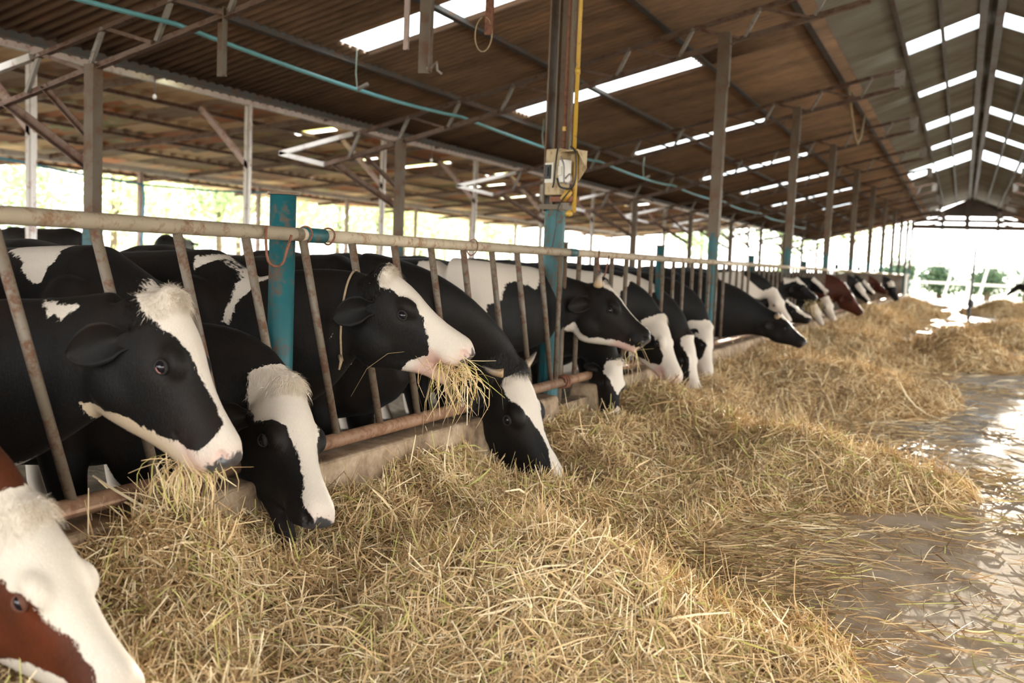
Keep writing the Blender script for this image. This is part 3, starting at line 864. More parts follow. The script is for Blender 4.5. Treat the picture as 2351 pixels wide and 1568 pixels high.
mb = MB(); mb.bar((-0.02, 47.5, 3.3), (-0.02, 47.5, 4.6), 0.18, 0.1); struct('trim_2', mb, M_PURLIN)
# water tanks at the far end
for (x, y, r, lab) in ((-3.35, 44.6, 1.25, 'round pale cement water tank at the far end of the cow row'), (3.6, 44.5, 1.25, 'pale cement water tank at the far right of the alley')):
    t = empty('water_tank', (x, y, COW_FLOOR)); tag(t, lab, 'water tank', 'cement water tanks at the far end')
    m_ = MB(); m_.tube([(x, y, COW_FLOOR), (x, y, 1.17)], r, 40); m_.build('wall', M_TANK, t)
    m_ = MB(); m_.tube([(x, y, 1.17), (x, y, 1.27)], r + 0.05, 40); m_.build('rim', M_TANK, t)
# thin stand in the alley
p = atZ(2222, 740, 0)
t = empty('alley_stand', p); tag(t, 'thin dark pole on a small foot standing in the alley', 'stand')
m_ = MB(); m_.tube([p, p + [0.02, 0, 0.62]], 0.05, 10); m_.build('foot_tube', M_DARKMETAL, t)
m_ = MB(); m_.tube([p + [0.02, 0, 0.6], p + [0.06, 0, 1.98]], 0.032, 8); m_.build('pole', M_DARKMETAL, t)
m_ = MB(); m_.box(p + np.array([0, 0, 0.015]), (0.42, 0.42, 0.03)); m_.build('base_plate', M_DARKMETAL, t)
m_ = MB(); m_.ball(p + np.array([0.03, 0, 0.50]), (0.09, 0.07, 0.12)); m_.build('valve', M_DARKMETAL, t, smooth=True)
# white rail fence outside the far end
t = empty('yard_fence', (0, 62, 0)); tag(t, 'bleached rail fence with leaning posts outside the far opening', 'fence')
for (x, dx) in ((-2.6, 0.5), (-0.8, 0.45), (1.0, 0.45), (2.8, 0.5), (4.6, 0.3)):
    m_ = MB(); m_.bar((x - dx * 0.5, 62, -0.26), (x + dx * 0.5, 62, 1.9), 0.20, 0.15); m_.build('post', M_WOODPOST, t)
m_ = MB(); m_.bar((-5, 62, 0.92), (7, 62, 0.80), 0.08, 0.14); m_.build('rail', M_WOODPOST, t)
m_ = MB(); m_.bar((-5, 62, 1.85), (7, 62, 1.85), 0.08, 0.08); m_.build('rail', M_WOODPOST, t)
m_ = MB(); m_.bar((0.3, 61.6, -0.26), (0.3, 61.6, 1.05), 0.24, 0.15); tag(m_.build('short_white_post', M_WOODPOST), 'short white post standing before the rail fence outside', 'post')
# ================================================================== cows
from mathutils.bvhtree import BVHTree
def coat_mat(name, dark, light, dark_rough=0.55):
    t = NT(name)
    wsd = t.attr('white'); pink = t.attr('pink'); nose = t.attr('nose'); warm = t.attr('cream')
    fur = t.noise(75, 3, 0.6, t.obj((1, 1, 0.5))); fur2 = t.noise(24, 3)
    sd = t.math('ADD', wsd, t.math('ADD', t.math('MULTIPLY', t.math('SUBTRACT', fur, 0.5), 0.022), t.math('MULTIPLY', t.math('SUBTRACT', fur2, 0.5), 0.030)))
    k = t.val(sd, -0.0022, 0.0022)
    fine = t.noise(190, 2, 0.6, t.obj((1, 1, 0.4)))
    dk = t.mix(fine, tuple(c * 0.65 for c in dark), tuple(c * 1.5 for c in dark))
    dk = t.mix(t.val(t.noise(5, 4), 0.45, 0.75), dk, tuple(c * m_ for c, m_ in zip(dark, (2.1, 1.55, 1.2))))
    lt = t.mix(t.math('ADD', t.math('MULTIPLY', fine, 0.5), t.math('MULTIPLY', t.noise(6, 3), 0.5)), tuple(c * 0.86 for c in light), light)
    lt = t.mix(t.math('MULTIPLY', warm, 0.8), lt, (0.62, 0.47, 0.30))
    c = t.mix(k, dk, lt)
    skin = t.mix(t.noise(60, 3), (0.52, 0.30, 0.25), (0.68, 0.43, 0.37))
    c = t.mix(t.math('MULTIPLY', pink, t.math('ADD', 0.02, t.math('MULTIPLY', k, 0.83))), c, skin)
    nn = t.math('ADD', nose, t.math('MULTIPLY', t.math('SUBTRACT', t.noise(42, 2), 0.5), 0.9))
    nm = t.val(nn, 0.45, 0.6)
    c = t.mix(nm, c, t.mix(fine, (0.045, 0.042, 0.042), (0.095, 0.09, 0.09)))
    t.set(Base_Color=c, Roughness=t.val(nm, 0, 1, dark_rough, 0.28), Specular_IOR_Level=t.val(nm, 0, 1, 0.13, 0.5))
    t.bsdf.inputs['Sheen Weight'].default_value = 0.03
    t.bsdf.inputs['Sheen Roughness'].default_value = 0.4
    t.bump(t.math('ADD', fine, t.math('MULTIPLY', fur, 0.5)), 0.28, 0.004)
    return t.m
M_COAT = coat_mat('black_white_coat', (0.0085, 0.0078, 0.0075), (0.71, 0.63, 0.54))
M_COATBR = coat_mat('brown_white_coat', (0.060, 0.0165, 0.0065), (0.64, 0.57, 0.48), 0.5)
M_COATDB = coat_mat('dark_red_coat', (0.045, 0.013, 0.007), (0.70, 0.62, 0.53), 0.5)
M_EYE = plain('dark_wet_eye', (0.008, 0.007, 0.010), 0.06, 0.1)
M_LIDPINK = plain('pink_lid', (0.42, 0.19, 0.16), 0.4, 0.15)
M_LID = plain('dark_lid', (0.014, 0.011, 0.010), 0.8, 0.3)
M_LIDBR = plain('brown_lid', (0.10, 0.035, 0.018), 0.8, 0.3)
M_EARIN = plain('dark_ear_fur', (0.03, 0.022, 0.018), 0.8, 0.3)
def horn_mat():
    t = NT('horn')
    a = t.attr('tint')
    t.set(Base_Color=t.ramp(t.math('ADD', a, t.math('MULTIPLY', t.math('SUBTRACT', t.noise(35, 4), 0.5), 0.5)),
          [(0.1, (0.50, 0.34, 0.19)), (0.5, (0.33, 0.25, 0.18)), (0.9, (0.06, 0.05, 0.05))]), Roughness=0.4)
    return t.m
M_HORN = horn_mat()
def hair_mat(name, a, b):
    t = NT(name); t.set(Base_Color=t.mix(t.attr('tint'), a, b), Roughness=0.55); return t.m
def coathair_mat():
    t = NT('coat_hair_fibres')
    t.set(Base_Color=t.ramp(t.attr('tint'), [(0.0, (0.008, 0.007, 0.0065)), (0.3, (0.020, 0.015, 0.012)), (0.36, (0.05, 0.014, 0.005)), (0.5, (0.08, 0.024, 0.009)), (0.55, (0.56, 0.47, 0.36)), (1.0, (0.82, 0.75, 0.65))]),
          Roughness=0.5, Specular_IOR_Level=0.25)
    for n in t.t.nodes:
        if n.type == 'VALTORGB': n.color_ramp.interpolation = 'LINEAR'
    return t.m
M_COATHAIR = coathair_mat()
M_HAIRW = hair_mat('cream_forelock', (0.62, 0.50, 0.36), (0.82, 0.74, 0.62))
M_HAIRB = hair_mat('black_forelock', (0.008, 0.007, 0.007), (0.03, 0.026, 0.024))

# head profile: t, top, bottom, half width above, half width below (metres for a 0.55 m head)
HP = np.array([
 [-.12, -.060, -.205, .066, .062],
 [-.05, -.018, -.255, .082, .070],
 [.00,  .004, -.292, .094, .076],
 [.10,  .012, -.325, .104, .082],
 [.22,  .012, -.345, .115, .080],
 [.32,  .006, -.345, .118, .074],
 [.42, -.004, -.326, .108, .066],
 [.55, -.011, -.284, .086, .058],
 [.68, -.012, -.238, .071, .054],
 [.80, -.008, -.202, .067, .055],
 [.90, -.003, -.182, .070, .057],
 [.96, -.010, -.166, .069, .052],
 [1.0, -.034, -.144, .057, .044],
 [1.015,-.058,-.120, .034, .028]])
HL = 0.55
def hp(t): return [np.interp(t, HP[:, 0], HP[:, k]) for k in range(1, 5)]

def edges_laplace(V, E, it, lam=0.5, mask=None):
    n = len(V)
    deg = np.bincount(E.ravel(), minlength=n).astype(float)[:, None]; deg[deg == 0] = 1
    for _ in range(it):
        S = np.zeros_like(V)
        for k in range(3):
            S[:, k] = np.bincount(E[:, 0], V[E[:, 1], k], n) + np.bincount(E[:, 1], V[E[:, 0], k], n)
        D = (S / deg - V) * lam
        if mask is not None: D = D * mask[:, None]
        V = V + D
    return V
def poly_sd(P, poly):
    """signed distance to a polygon, positive inside"""
    poly = np.asarray(poly, float); n = len(poly)
    d = np.full(len(P), 1e9); inside = np.zeros(len(P), bool)
    for i in range(n):
        a = poly[i]; b = poly[(i + 1) % n]; e = b - a
        w = P - a; h = np.clip((w @ e) / (e @ e + 1e-12), 0, 1)
        d = np.minimum(d, np.linalg.norm(w - h[:, None] * e, axis=1))
        c = ((a[1] <= P[:, 1]) != (b[1] <= P[:, 1]))
        with np.errstate(divide='ignore', invalid='ignore'):
            xx = a[0] + (P[:, 1] - a[1]) / (b[1] - a[1]) * e[0]
        inside ^= c & (P[:, 0] < xx)
    return np.where(inside, d, -d)
def bez(p0, p1, p2, p3, s):
    return (1 - s) ** 3 * p0 + 3 * s * (1 - s) ** 2 * p1 + 3 * s * s * (1 - s) * p2 + s ** 3 * p3

HEADS = {}
def make_cow(name, spec):
    """one cow standing behind the feed fence, head through the bars.
    spec: body y, poll and muzzle (image measurements), the depth of the poll, the direction the forehead faces, coat pattern"""
    Yc = spec['y']; near = spec.get('near', True)
    if not near or name in ('c8', 'c9', 'c10'): Yc = atX(spec['poll'][0], spec['poll'][1], spec['px'])[1] - spec.get('lag', 0.12)
    vox = spec.get('vox', (0.0080 if name in ('c0', 'c1', 'c2', 'c3', 'c4', 'c5') else VOX_NEAR) if near else VOX_FAR)
    fine_head = name in ('c0', 'c1', 'c2', 'c3', 'c4', 'c5')
    zs = spec.get('zs', 1.0)                                       # size of the body
    x0 = spec.get('chest', -2.42)
    # ---- head frame
    P = atX(spec['poll'][0], spec['poll'][1], spec.get('px', -1.85)) if 'poll' in spec else np.array(spec['P'])
    L = spec.get('L', 0.52)
    d_ = ray(*spec['muz']); near_len = np.linalg.norm(np.cross(P - EYE, d_))       # the head lies almost square to the view
    L = min(L, near_len * spec.get('tilt', 1.012))
    M = reach(P, spec['muz'][0], spec['muz'][1], L, spec.get('toward', True))
    ax = nrm(M - P); L = np.linalg.norm(M - P); hs = L / HL
    toc = nrm(EYE - (P + M) / 2); toc = nrm(toc - ax * np.dot(toc, ax)); sidew = np.cross(toc, ax)
    if np.dot(sidew, ROT @ np.array([1.0, 0, 0])) < 0: sidew = -sidew
    fa = math.radians(spec.get('fa', 55))                         # how far the forehead is turned away from the camera side
    up = nrm(toc * math.cos(fa) + sidew * math.sin(fa))
    ly = np.cross(up, ax)
    hw = spec.get('hw', 1.0)
    zd = spec.get('zd', 1.08)
    def HW(t, y, z): return P + ax * (t * HL * hs) + ly * (y * hs) + up * (z * hs * (zd if z < 0 else 1))
    HEADS[name] = (P, M, ax, ly, up, hs)
    g = MB()
    # ---- head loft
    jaw = spec.get('jaw', 0.0)
    rings = []
    nseg = 30
    for t in np.concatenate([np.linspace(-.12, .9, 25), [.94, .97, 1.0, 1.015]]):
        top, bot, wu, wl = hp(t)
        if t > 0.6 and jaw > 0:                                    # upper part only; the lower jaw is its own loft
            bot = bot + (0.045 if jaw > 0.03 else 0.02) * min(1, (t - 0.6) / 0.2)
        mid = (top + bot) / 2; hh = (top - bot) / 2; ring = []
        for k in range(nseg):
            a = 2 * math.pi * k / nseg
            c, s = math.cos(a), math.sin(a)
            z = mid + hh * math.copysign(abs(c) ** 0.86, c)
            u = (z - bot) / (top - bot + 1e-9)
            wdt = wl + (wu - wl) * min(1, max(0, (u - 0.1) / 0.6))
            ring.append(HW(t, math.copysign(abs(s) ** 0.82, s) * wdt * hw, z))
        rings.append(ring)
    g.loft(rings)
    if jaw > 0:
        rings = []
        for t in np.linspace(0.30, 0.955, 12):
            top, bot, wu, wl = hp(t)
            f = (t - 0.3) / 0.655
            drop = jaw * f ** 2.1
            hh = 0.052 - 0.030 * f; mid = bot + 0.046 - 0.014 * f - drop
            wdt = 0.058 - 0.018 * f
            rings.append([HW(t, math.sin(2 * math.pi * k / 16) * wdt, mid + hh * math.cos(2 * math.pi * k / 16)) for k in range(16)])
        g.loft(rings)
        top, bot, wu, wl = hp(0.93); g.ball(HW(0.945, 0, bot + 0.034 - jaw), (0.035 * hs, 0.042 * hs, 0.024 * hs), rot=np.array([ax, ly, up]).T)
    Rm = np.array([ax, ly, up]).T
    for s in (-1, 1):
        g.ball(HW(.365, s * .086 * hw, -.050), np.array([.062, .040, .042]) * hs, rot=Rm)       # brow over the eye
        g.ball(HW(.28, s * .056, -.225), np.array([.115, .048, .105]) * hs, rot=Rm)             # cheek
        g.ball(HW(.955, s * .040, -.050), np.array([.046, .030, .034]) * hs, rot=Rm)            # wing of the nostril
        g.ball(HW(.86, s * .050, -.100), np.array([.060, .026, .045]) * hs, rot=Rm)             # lip
        g.ball(HW(.60, s * .058, -.110), np.array([.11, .016, .026]) * hs, rot=Rm)              # facial crest
    g.ball(HW(-.015, 0, -.010), np.array([.052, .072, .040]) * hs, rot=Rm)                      # poll
    # ---- neck
    H0 = HW(.07, 0, -.175)
    N0 = np.array([x0 - 0.20, Yc, COW_FLOOR + spec.get('n0z', .96) * zs])
    d0 = nrm(spec.get('neckdir', (1.0, 0, 0.05)))
    d1 = nrm(spec.get('headdir', ax * 0.55 - up * 0.55 + np.array([0.5, 0, -0.05])))
    dist = np.linalg.norm(H0 - N0)
    c1 = N0 + d0 * dist * 0.38; c2 = H0 - d1 * dist * 0.36
    rings = []; latb = np.array([0, 1.0, 0]); lath = ly
    NS = 15
    cen = [bez(N0, c1, c2, H0, s) for s in np.linspace(0, 1, NS)]
    nk = spec.get('neck', 1.0)
    for i, s in enumerate(np.linspace(0, 1, NS)):
        tg = nrm(cen[min(i + 1, NS - 1)] - cen[max(i - 1, 0)])
        lat = latb * (1 - s) + lath * s; lat = nrm(lat - tg * np.dot(lat, tg)); vv = np.cross(lat, tg) * -1
        if vv[2] < 0 and s < 0.5: vv = -vv
        if i and np.dot(vv, pv) < 0: vv = -vv
        pv = vv
        hv = np.interp(s, [0, .25, .55, .85, 1], [.30 * zs, .27 * zs, .235, .205 * hs, .175 * hs]) * nk
        hl = np.interp(s, [0, .25, .55, .85, 1], [.185 * zs, .145 * zs, .118, .105 * hs, .094 * hs])
        rings.append([cen[i] + lat * hl * math.sin(2 * math.pi * k / 22) + vv * hv * math.cos(2 * math.pi * k / 22) * (1.0 if math.cos(2 * math.pi * k / 22) > 0 else 1.08) for k in range(22)])
    g.loft(rings)
    # ---- trunk
    prof = [(.04, 1.00, .72, .10), (-.04, 1.10, .62, .17), (-.16, 1.20, .55, .225), (-.34, 1.290, .51, .255), (-.55, 1.280, .49, .285), (-.85, 1.262, .46, .335),
            (-1.15, 1.272, .47, .345), (-1.38, 1.305, .54, .300), (-1.56, 1.295, .64, .255), (-1.70, 1.255, .74, .195), (-1.76, 1.17, .84, .11)]
    byaw = spec.get('byaw', 0.0); cb_, sb_ = math.cos(byaw), math.sin(byaw)
    def BW(dx, y, z):
        return np.array([x0 + (dx * cb_ - y * sb_) * zs, Yc + (dx * sb_ + y * cb_) * zs, COW_FLOOR + z * zs])
    rings = []
    for (dx, tp, bt, hwid) in prof:
        md, hh = (tp + bt) / 2, (tp - bt) / 2; ring = []
        for k in range(30):
            a = 2 * math.pi * k / 30; c, s = math.cos(a), math.sin(a)
            z = md + hh * math.copysign(abs(c) ** 0.80, c)
            wf = 1.0 - 0.30 * max(0, (z - md) / hh) ** 2
            ring.append(BW(dx, math.copysign(abs(s) ** 0.85, s) * hwid * wf, z))
        rings.append(ring)
    g.loft(rings)
    for s in (-1, 1):
        g.ball(BW(-.30, s * .17, .92), (.17 * zs, .09 * zs, .27 * zs))                # shoulder blade
        g.ball(BW(-1.36, s * .19, 1.20), (.10 * zs, .075 * zs, .075 * zs))            # hip bone
        g.ball(BW(-1.52, s * .17, .92), (.20 * zs, .10 * zs, .28 * zs))               # thigh
        lg = [(-.30, .17, .72), (-.33, .175, .60), (-.29, .165, .36), (-.29, .16, .14), (-.27, .16, .03)]
        g.tube([BW(a, s * b, c) for a, b, c in lg], [r * zs for r in (.105, .085, .052, .036, .046)], 12)
        lg = [(-1.46, .18, .92), (-1.34, .20, .66), (-1.60, .185, .47), (-1.565, .18, .14), (-1.52, .18, .03)]
        g.tube([BW(a, s * b, c) for a, b, c in lg], [r * zs for r in (.15, .115, .052, .038, .048)], 12)
    g.ball(BW(-1.28, 0, .56), (.19 * zs, .14 * zs, .12 * zs))                          # udder
    g.tube([BW(-1.72, 0, 1.24), BW(-1.80, 0, 1.10), BW(-1.83, .02, .75), BW(-1.83, .03, .45)], [.035, .030, .022, .040], 8)
    # ---- one continuous skin
    tmp = link('tmp', g.mesh('tmp'))
    md = tmp.modifiers.new('r', 'REMESH'); md.mode = 'VOXEL'; md.voxel_size = vox; md.adaptivity = 0
    dg = bpy.context.evaluated_depsgraph_get()
    me = bpy.data.meshes.new_from_object(tmp.evaluated_get(dg))
    old = tmp.data; bpy.data.objects.remove(tmp); bpy.data.meshes.remove(old)
    nv = len(me.vertices)
    V = np.empty(nv * 3); me.vertices.foreach_get('co', V); V = V.reshape(-1, 3)
    E = np.empty(len(me.edges) * 2, np.int32); me.edges.foreach_get('vertices', E); E = E.reshape(-1, 2)
    V = edges_laplace(V, E, (9 if fine_head else 7) if near else 3, 0.5)
    loc = (V - P) @ np.array([ax, ly, up]).T / hs
    t, y, z = loc[:, 0] / HL, loc[:, 1], loc[:, 2]; z = np.where(z < 0, z / zd, z)
    head = (t > -.14) & (t < 1.12) & (np.abs(y) < .16) & (z < .10) & (z > -.36)
    # extra smoothing away from the face
    V = edges_laplace(V, E, 8 if near else 3, 0.5, np.where(head, 0.0, 1.0))
    # nostrils, mouth line and eye hollows pressed into the head
    def press(c, rad, depth, dirv):
        d2 = ((t - c[0]) * HL / rad[0]) ** 2 + ((y - c[1]) / rad[1]) ** 2 + ((z - c[2]) / rad[2]) ** 2
        w = np.exp(-d2 * 1.3) * head
        return w[:, None] * depth * (ax * dirv[0] + ly * dirv[1] + up * dirv[2]) * hs, w
    nos = np.zeros(nv)
    for s in (-1, 1):
        D, w = press((.972, s * .052, -.050), (.022, .020, .015), 0.040, (-.55, -s * .80, -.1)); V = V + D; nos = np.maximum(nos, w)
        D, w = press((.375, s * .124, -.082), (.030, .03, .022), 0.012, (0, -s, 0)); V = V + D
    mouthz = -.128
    if jaw == 0:
        mw = np.exp(-((z - (mouthz - .012 * np.clip((.95 - t) / .2, 0, 1))) / .006) ** 2) * ((t > .72) & (t < 1.02)) * head
        sgn = np.sign(y)[:, None]
        V = V - (ly[None] * sgn * 0.7 + ax[None] * np.where(t > .95, 0.8, 0)[:, None]) * (mw * 0.008 * hs)[:, None]
    else:
        mw = np.zeros(nv)
    # ---- coat pattern, in head and body coordinates
    tt = np.clip(t, -.12, 1.0)
    top = np.interp(tt, HP[:, 0], HP[:, 1]); bot = np.interp(tt, HP[:, 0], HP[:, 2])
    ang = np.degrees(np.arctan2(np.abs(y), z - (top + bot) / 2))
    rloc = np.hypot(y, z - (top + bot) / 2) * hs
    right = y < 0
    def curve(lst): 
        l = np.array(lst, float); return np.interp(tt, l[:, 0], l[:, 1])
    sd = np.full(nv, -0.2)
    if 'blaze' in spec:
        A = curve(spec['blaze'])
        if 'blaze_far' in spec: A = np.where(right, A, curve(spec['blaze_far']))
        v = np.radians(A - ang) * rloc
        v = np.where(tt < spec['blaze'][0][0], -np.abs(tt - spec['blaze'][0][0]) * HL * hs - .002, v)
        v = np.where(A <= 0.5, -0.05, v)
        v = np.where(A >= 179, 0.05, v)
        sd = np.where(head, np.maximum(sd, v), sd)
    if 'chin' in spec:
        B = curve(spec['chin']); v = np.radians(ang - B) * rloc
        v = np.where((tt < spec['chin'][0][0]), -.03, v)
        sd = np.where(head, np.maximum(sd, v), sd)
    for (ct, ca, rt, ra) in spec.get('spots', []):               # dark patches inside the white
        v = (1 - np.sqrt(((tt - ct) / rt) ** 2 + ((ang - ca) / ra) ** 2)) * min(rt * HL * hs, .08)
        sd = np.where(head, np.minimum(sd, -v), sd)
    F = np.empty(len(me.polygons) * 4, np.int32); me.polygons.foreach_get('vertices', F); F = F.reshape(-1, 4)
    bvh = BVHTree.FromPolygons([Vector(q) for q in V.tolist()], F.tolist()) if ('patch' in spec or 'dark' in spec) else None
    def on_body(px_, py_, side):                                   # where a traced outline point lies on the flank
        d_ = ray(px_, py_); h_ = bvh.ray_cast(Vector(EYE.tolist()), Vector(d_.tolist()))
        q = np.array(h_[0]) if h_[0] is not None else atY(px_, py_, Yc - side * 0.4)
        return (q[0], q[2] + (0.0 if h_[0] is not None else 0.03))
    for key, sg in (('patch', 1), ('dark', -1)):                   # patches on trunk and neck
        for (side, poly) in spec.get(key, []):
            v = poly_sd(V[:, [0, 2]], [on_body(a_, b_, side) for (a_, b_) in poly])
            new = np.maximum(sd, v) if sg > 0 else np.minimum(sd, -v)
            sd = np.where(head & (t > 0.02), sd, new)
    legs = V[:, 2] < COW_FLOOR + 0.34 * zs
    sd = np.where(legs & (V[:, 0] < x0 + .1), 0.05, sd)
    belly = (V[:, 2] < COW_FLOOR + .52 * zs) & (V[:, 0] < x0 - .9 * zs)
    sd = np.where(belly, 0.05, sd)
    # ---- skin on lips and nose
    pkm = spec.get('pink', 0.8); nsm = spec.get('nosedark', 0.6)
    front = np.exp(-(((t - 1.0) * HL / .045) ** 2 + ((z + .065) / .055) ** 2)) * head
    lips = np.exp(-((z - mouthz) / .022) ** 2) * (t > .74) * head
    pink = np.clip(front * 0.9 + lips * 0.75 + nos * 0.9, 0, 1) * pkm
    if jaw > 0:
        lj = np.clip((t - .66) / .08, 0, 1) * np.clip((-.108 - z) / .02, 0, 1) * head
        pink = np.maximum(pink, lj * 0.95 * spec.get('lippink', 1.0))
    pad = np.exp(-(((t - 1.01) * HL / .050) ** 2 + ((z + .068) / .050) ** 2 + (y / .062) ** 2)) * head
    nose = pad * nsm * 1.5
    hoof = V[:, 2] < COW_FLOOR + .05
    nose = np.where(hoof, 1.0, nose)
    cream = np.zeros(nv)
    if 'cream' in spec:
        cream = np.where(head, np.clip((ang - 110) / 40, 0, 1), 0) * spec['cream']
    # ---- ears, as part of the same body mesh
    EV = []; EF = []; ESD = []
    for s in (-1, 1):
        ed = spec.get('ear', (-.10, .92, -.28)); ed = spec.get('ear_far', ed) if s > 0 else ed
        root = HW(.125, s * .090 * hw, -.135)
        dirv = nrm(ax * ed[0] + ly * ed[1] * s + up * ed[2])
        open_ = nrm(ax * .35 + ly * (s * .75) + up * .15); open_ = nrm(open_ - dirv * np.dot(open_, dirv))
        wid = np.cross(dirv, open_)
        le = spec.get('earlen', .185) * hs; wmax = .070 * hs
        nl, nw = 14, 11; b0 = len(EV)
        for layer in (0, 1):
            for i in range(nl):
                l = i / (nl - 1)
                ww = wmax * (np.interp(l, [0, .15, .35, .6, .82, .95, 1], [.42, .55, .92, 1.0, .74, .35, .10]))
                cup = .030 * hs * np.interp(l, [0, .3, .7, 1], [1.1, 1.0, .55, .15])
                for j in range(nw):
                    q = -1 + 2 * j / (nw - 1)
                    pt = root + dirv * (l * le) + wid * (ww * q) + open_ * (cup * (q * q) - .004 * hs - (0.0055 * hs if layer else 0) * (1 - .6 * abs(q)) - .012 * hs * (1 - abs(q)) * (1 - l)) - np.array([0, 0, .035 * hs * l * l])
                    EV.append(pt); ESD.append(-.05 if spec.get('eardark', True) else .05)
        for i in range(nl - 1):
            for j in range(nw - 1):
                a = b0 + i * nw + j; a2 = a + nl * nw
                EF.append((a, a + 1, a + nw + 1, a + nw)); EF.append((a2, a2 + nw, a2 + nw + 1, a2 + 1))
            for j in (0, nw - 1):
                a = b0 + i * nw + j; a2 = a + nl * nw
                EF.append((a, a + nw, a2 + nw, a2) if j == 0 else (a, a2, a2 + nw, a + nw))
        for j in range(nw - 1):
            a = b0 + (nl - 1) * nw + j; a2 = a + nl * nw
            EF.append((a, a + 1, a2 + 1, a2))
    EV = np.array(EV); EFa = np.array(EF, np.int32) + nv
    base = np.array([x0 - 0.9 * zs, Yc, COW_FLOOR])
    allV = np.concatenate([V, EV]) - base
    z0 = np.zeros(len(EV))
    me2 = fast_mesh('cow', allV, np.concatenate([F, EFa]), {'white': np.concatenate([sd, ESD]), 'pink': np.concatenate([pink, z0]),
                    'nose': np.concatenate([nose, z0]), 'cream': np.concatenate([cream, z0])})
    bpy.data.meshes.remove(me)
    mat = spec.get('mat', M_COAT)
    cow = link('cow', me2, mat, None, True)
    cow.location = base
    tag(cow, spec['label'], 'cow', 'cows feeding at the fence')
    if not spec.get('eyes', True): return cow
    if fine_head:
        # short hair over head and neck, light where the coat is light
        rs = np.random.RandomState(len(name) + ord(name[-1]))
        q0, q1, q2, q3 = (V[F[:, k]] for k in range(4))
        fn = np.cross(q2 - q0, q3 - q1); vn = np.zeros_like(V)
        for k in range(4):
            for c_ in range(3): vn[:, c_] += np.bincount(F[:, k], fn[:, c_], nv)
        vn /= np.linalg.norm(vn, axis=1, keepdims=True) + 1e-9
        ec = np.minimum(np.linalg.norm(V - HW(.375, .108 * hw, -.082), axis=1), np.linalg.norm(V - HW(.375, -.108 * hw, -.082), axis=1))
        okv = (V[:, 0] > x0 - .55) & (V[:, 2] > COW_FLOOR + .35) & (nose < .2) & (pink < .30) & (ec > .034 * hs) & (~(head & (t > .93)))
        cand = np.nonzero(okv)[0]
        wgt = np.where(head[cand], 2.2, 1.0); wgt /= wgt.sum()
        pick = rs.choice(cand, spec.get('hairs', 52000), p=wgt)
        jit = rs.normal(0, .0035, (len(pick), 3)); nn_ = vn[pick]; jit -= nn_ * (jit * nn_).sum(1, keepdims=True)
        root = V[pick] + jit - nn_ * .0006
        # hair lies back from the muzzle on the nose, down on the cheeks and along the neck
        flow = np.where(head[pick][:, None], ax[None] * .8 - up[None] * .35, np.array([[-.75, 0, -.45]]))
        flow = flow + rs.normal(0, .30, flow.shape); flow -= nn_ * (flow * nn_).sum(1, keepdims=True)
        flow /= np.linalg.norm(flow, axis=1, keepdims=True) + 1e-9
        crown = head[pick] & (t[pick] < .10) & (ang[pick] < 75)
        crest = (~head[pick]) & (nn_[:, 2] > .8)
        ln = rs.uniform(.5, 1.1, len(pick)) * np.where(crown, .024, np.where(crest, .017, np.where(head[pick], .0085, .011)))
        dirv_ = flow * .95 + nn_ * np.where(crown, .6, .22)[:, None]
        wv_ = np.cross(flow, nn_) * (np.where(crown, .00045, .00038))[:, None]
        mid_ = root + dirv_ * (ln * .5)[:, None]; tip_ = root + dirv_ * ln[:, None] - nn_ * (ln * .10)[:, None] - np.array([0, 0, 1]) * (ln * .12)[:, None]
        HV = np.stack([root - wv_, root + wv_, mid_ - wv_ * .8, mid_ + wv_ * .8, tip_ - wv_ * .15, tip_ + wv_ * .15], 1).reshape(-1, 3)
        b_ = (np.arange(len(pick)) * 6)[:, None]
        HQ = np.concatenate([b_ + np.array([0, 1, 3, 2]), b_ + np.array([2, 3, 5, 4])], 0)
        sdn = sd[pick] + rs.normal(0, .003, len(pick))
        dk_ = rs.uniform(.37, .5, len(pick)) if mat is M_COATBR else rs.uniform(0, .28, len(pick))
        tv_ = np.where(sdn > 0.002, rs.uniform(.6, 1, len(pick)), dk_)
        keep_ = np.abs(sdn) > .002
        tv_ = np.where(sd[pick] > .0, np.where(cream[pick] > .3, .56, tv_), tv_)
        o = link('coat_hair', fast_mesh('coat_hair', HV - base, HQ, {'tint': np.repeat(tv_, 6)}), M_COATHAIR, cow)
        o['kind'] = 'stuff'
    # ---- eyes with lids
    lid = spec.get('lid', M_LID)
    for s in (-1, 1):
        c = HW(.375, s * .108 * hw, -.082); r = .0215 * hs
        nx = nrm(ly * s * 0.93 + up * 0.18 + ax * 0.22); tx = nrm(ax * .96 - up * .25); tx = nrm(tx - nx * np.dot(tx, nx)); ty = np.cross(nx, tx)
        m_ = MB(); m_.ball(c, r, 18, 12); m_.build('eye', M_EYE, cow, smooth=True)
        if not near: continue
        half = spec.get('lidopen', 38)
        def shell(r0, hx, hy_up, hy_dn, outer):
            rings = []
            for f in np.linspace(0, 1, 7):
                ring = []
                for k in range(28):
                    a = 2 * math.pi * k / 28
                    ex = abs(math.cos(a)) ; ey = math.sin(a)
                    hy = hy_up if (np.dot(ty, up) > 0) == (ey > 0) else hy_dn
                    th0 = math.radians(1.0 / math.sqrt((math.cos(a) / hx) ** 2 + (ey / hy) ** 2))
                    th = th0 + (math.radians(outer) - th0) * f
                    rr_ = r0 * (1.0 + 0.10 * math.sin(math.pi * min(1, f * 1.6)) - 0.02 * f)
                    ring.append(c + rr_ * (math.cos(th) * nx + math.sin(th) * (math.cos(a) * tx + math.sin(a) * ty)))
                rings.append(ring)
            return rings
        m_ = MB(); m_.loft(shell(r * 1.10, 62, half, min(40, half * 1.3), 112), caps=False); o = m_.build('eyelid', lid, cow, smooth=True)
        md = o.modifiers.new('thick', 'SOLIDIFY'); md.thickness = 0.0025
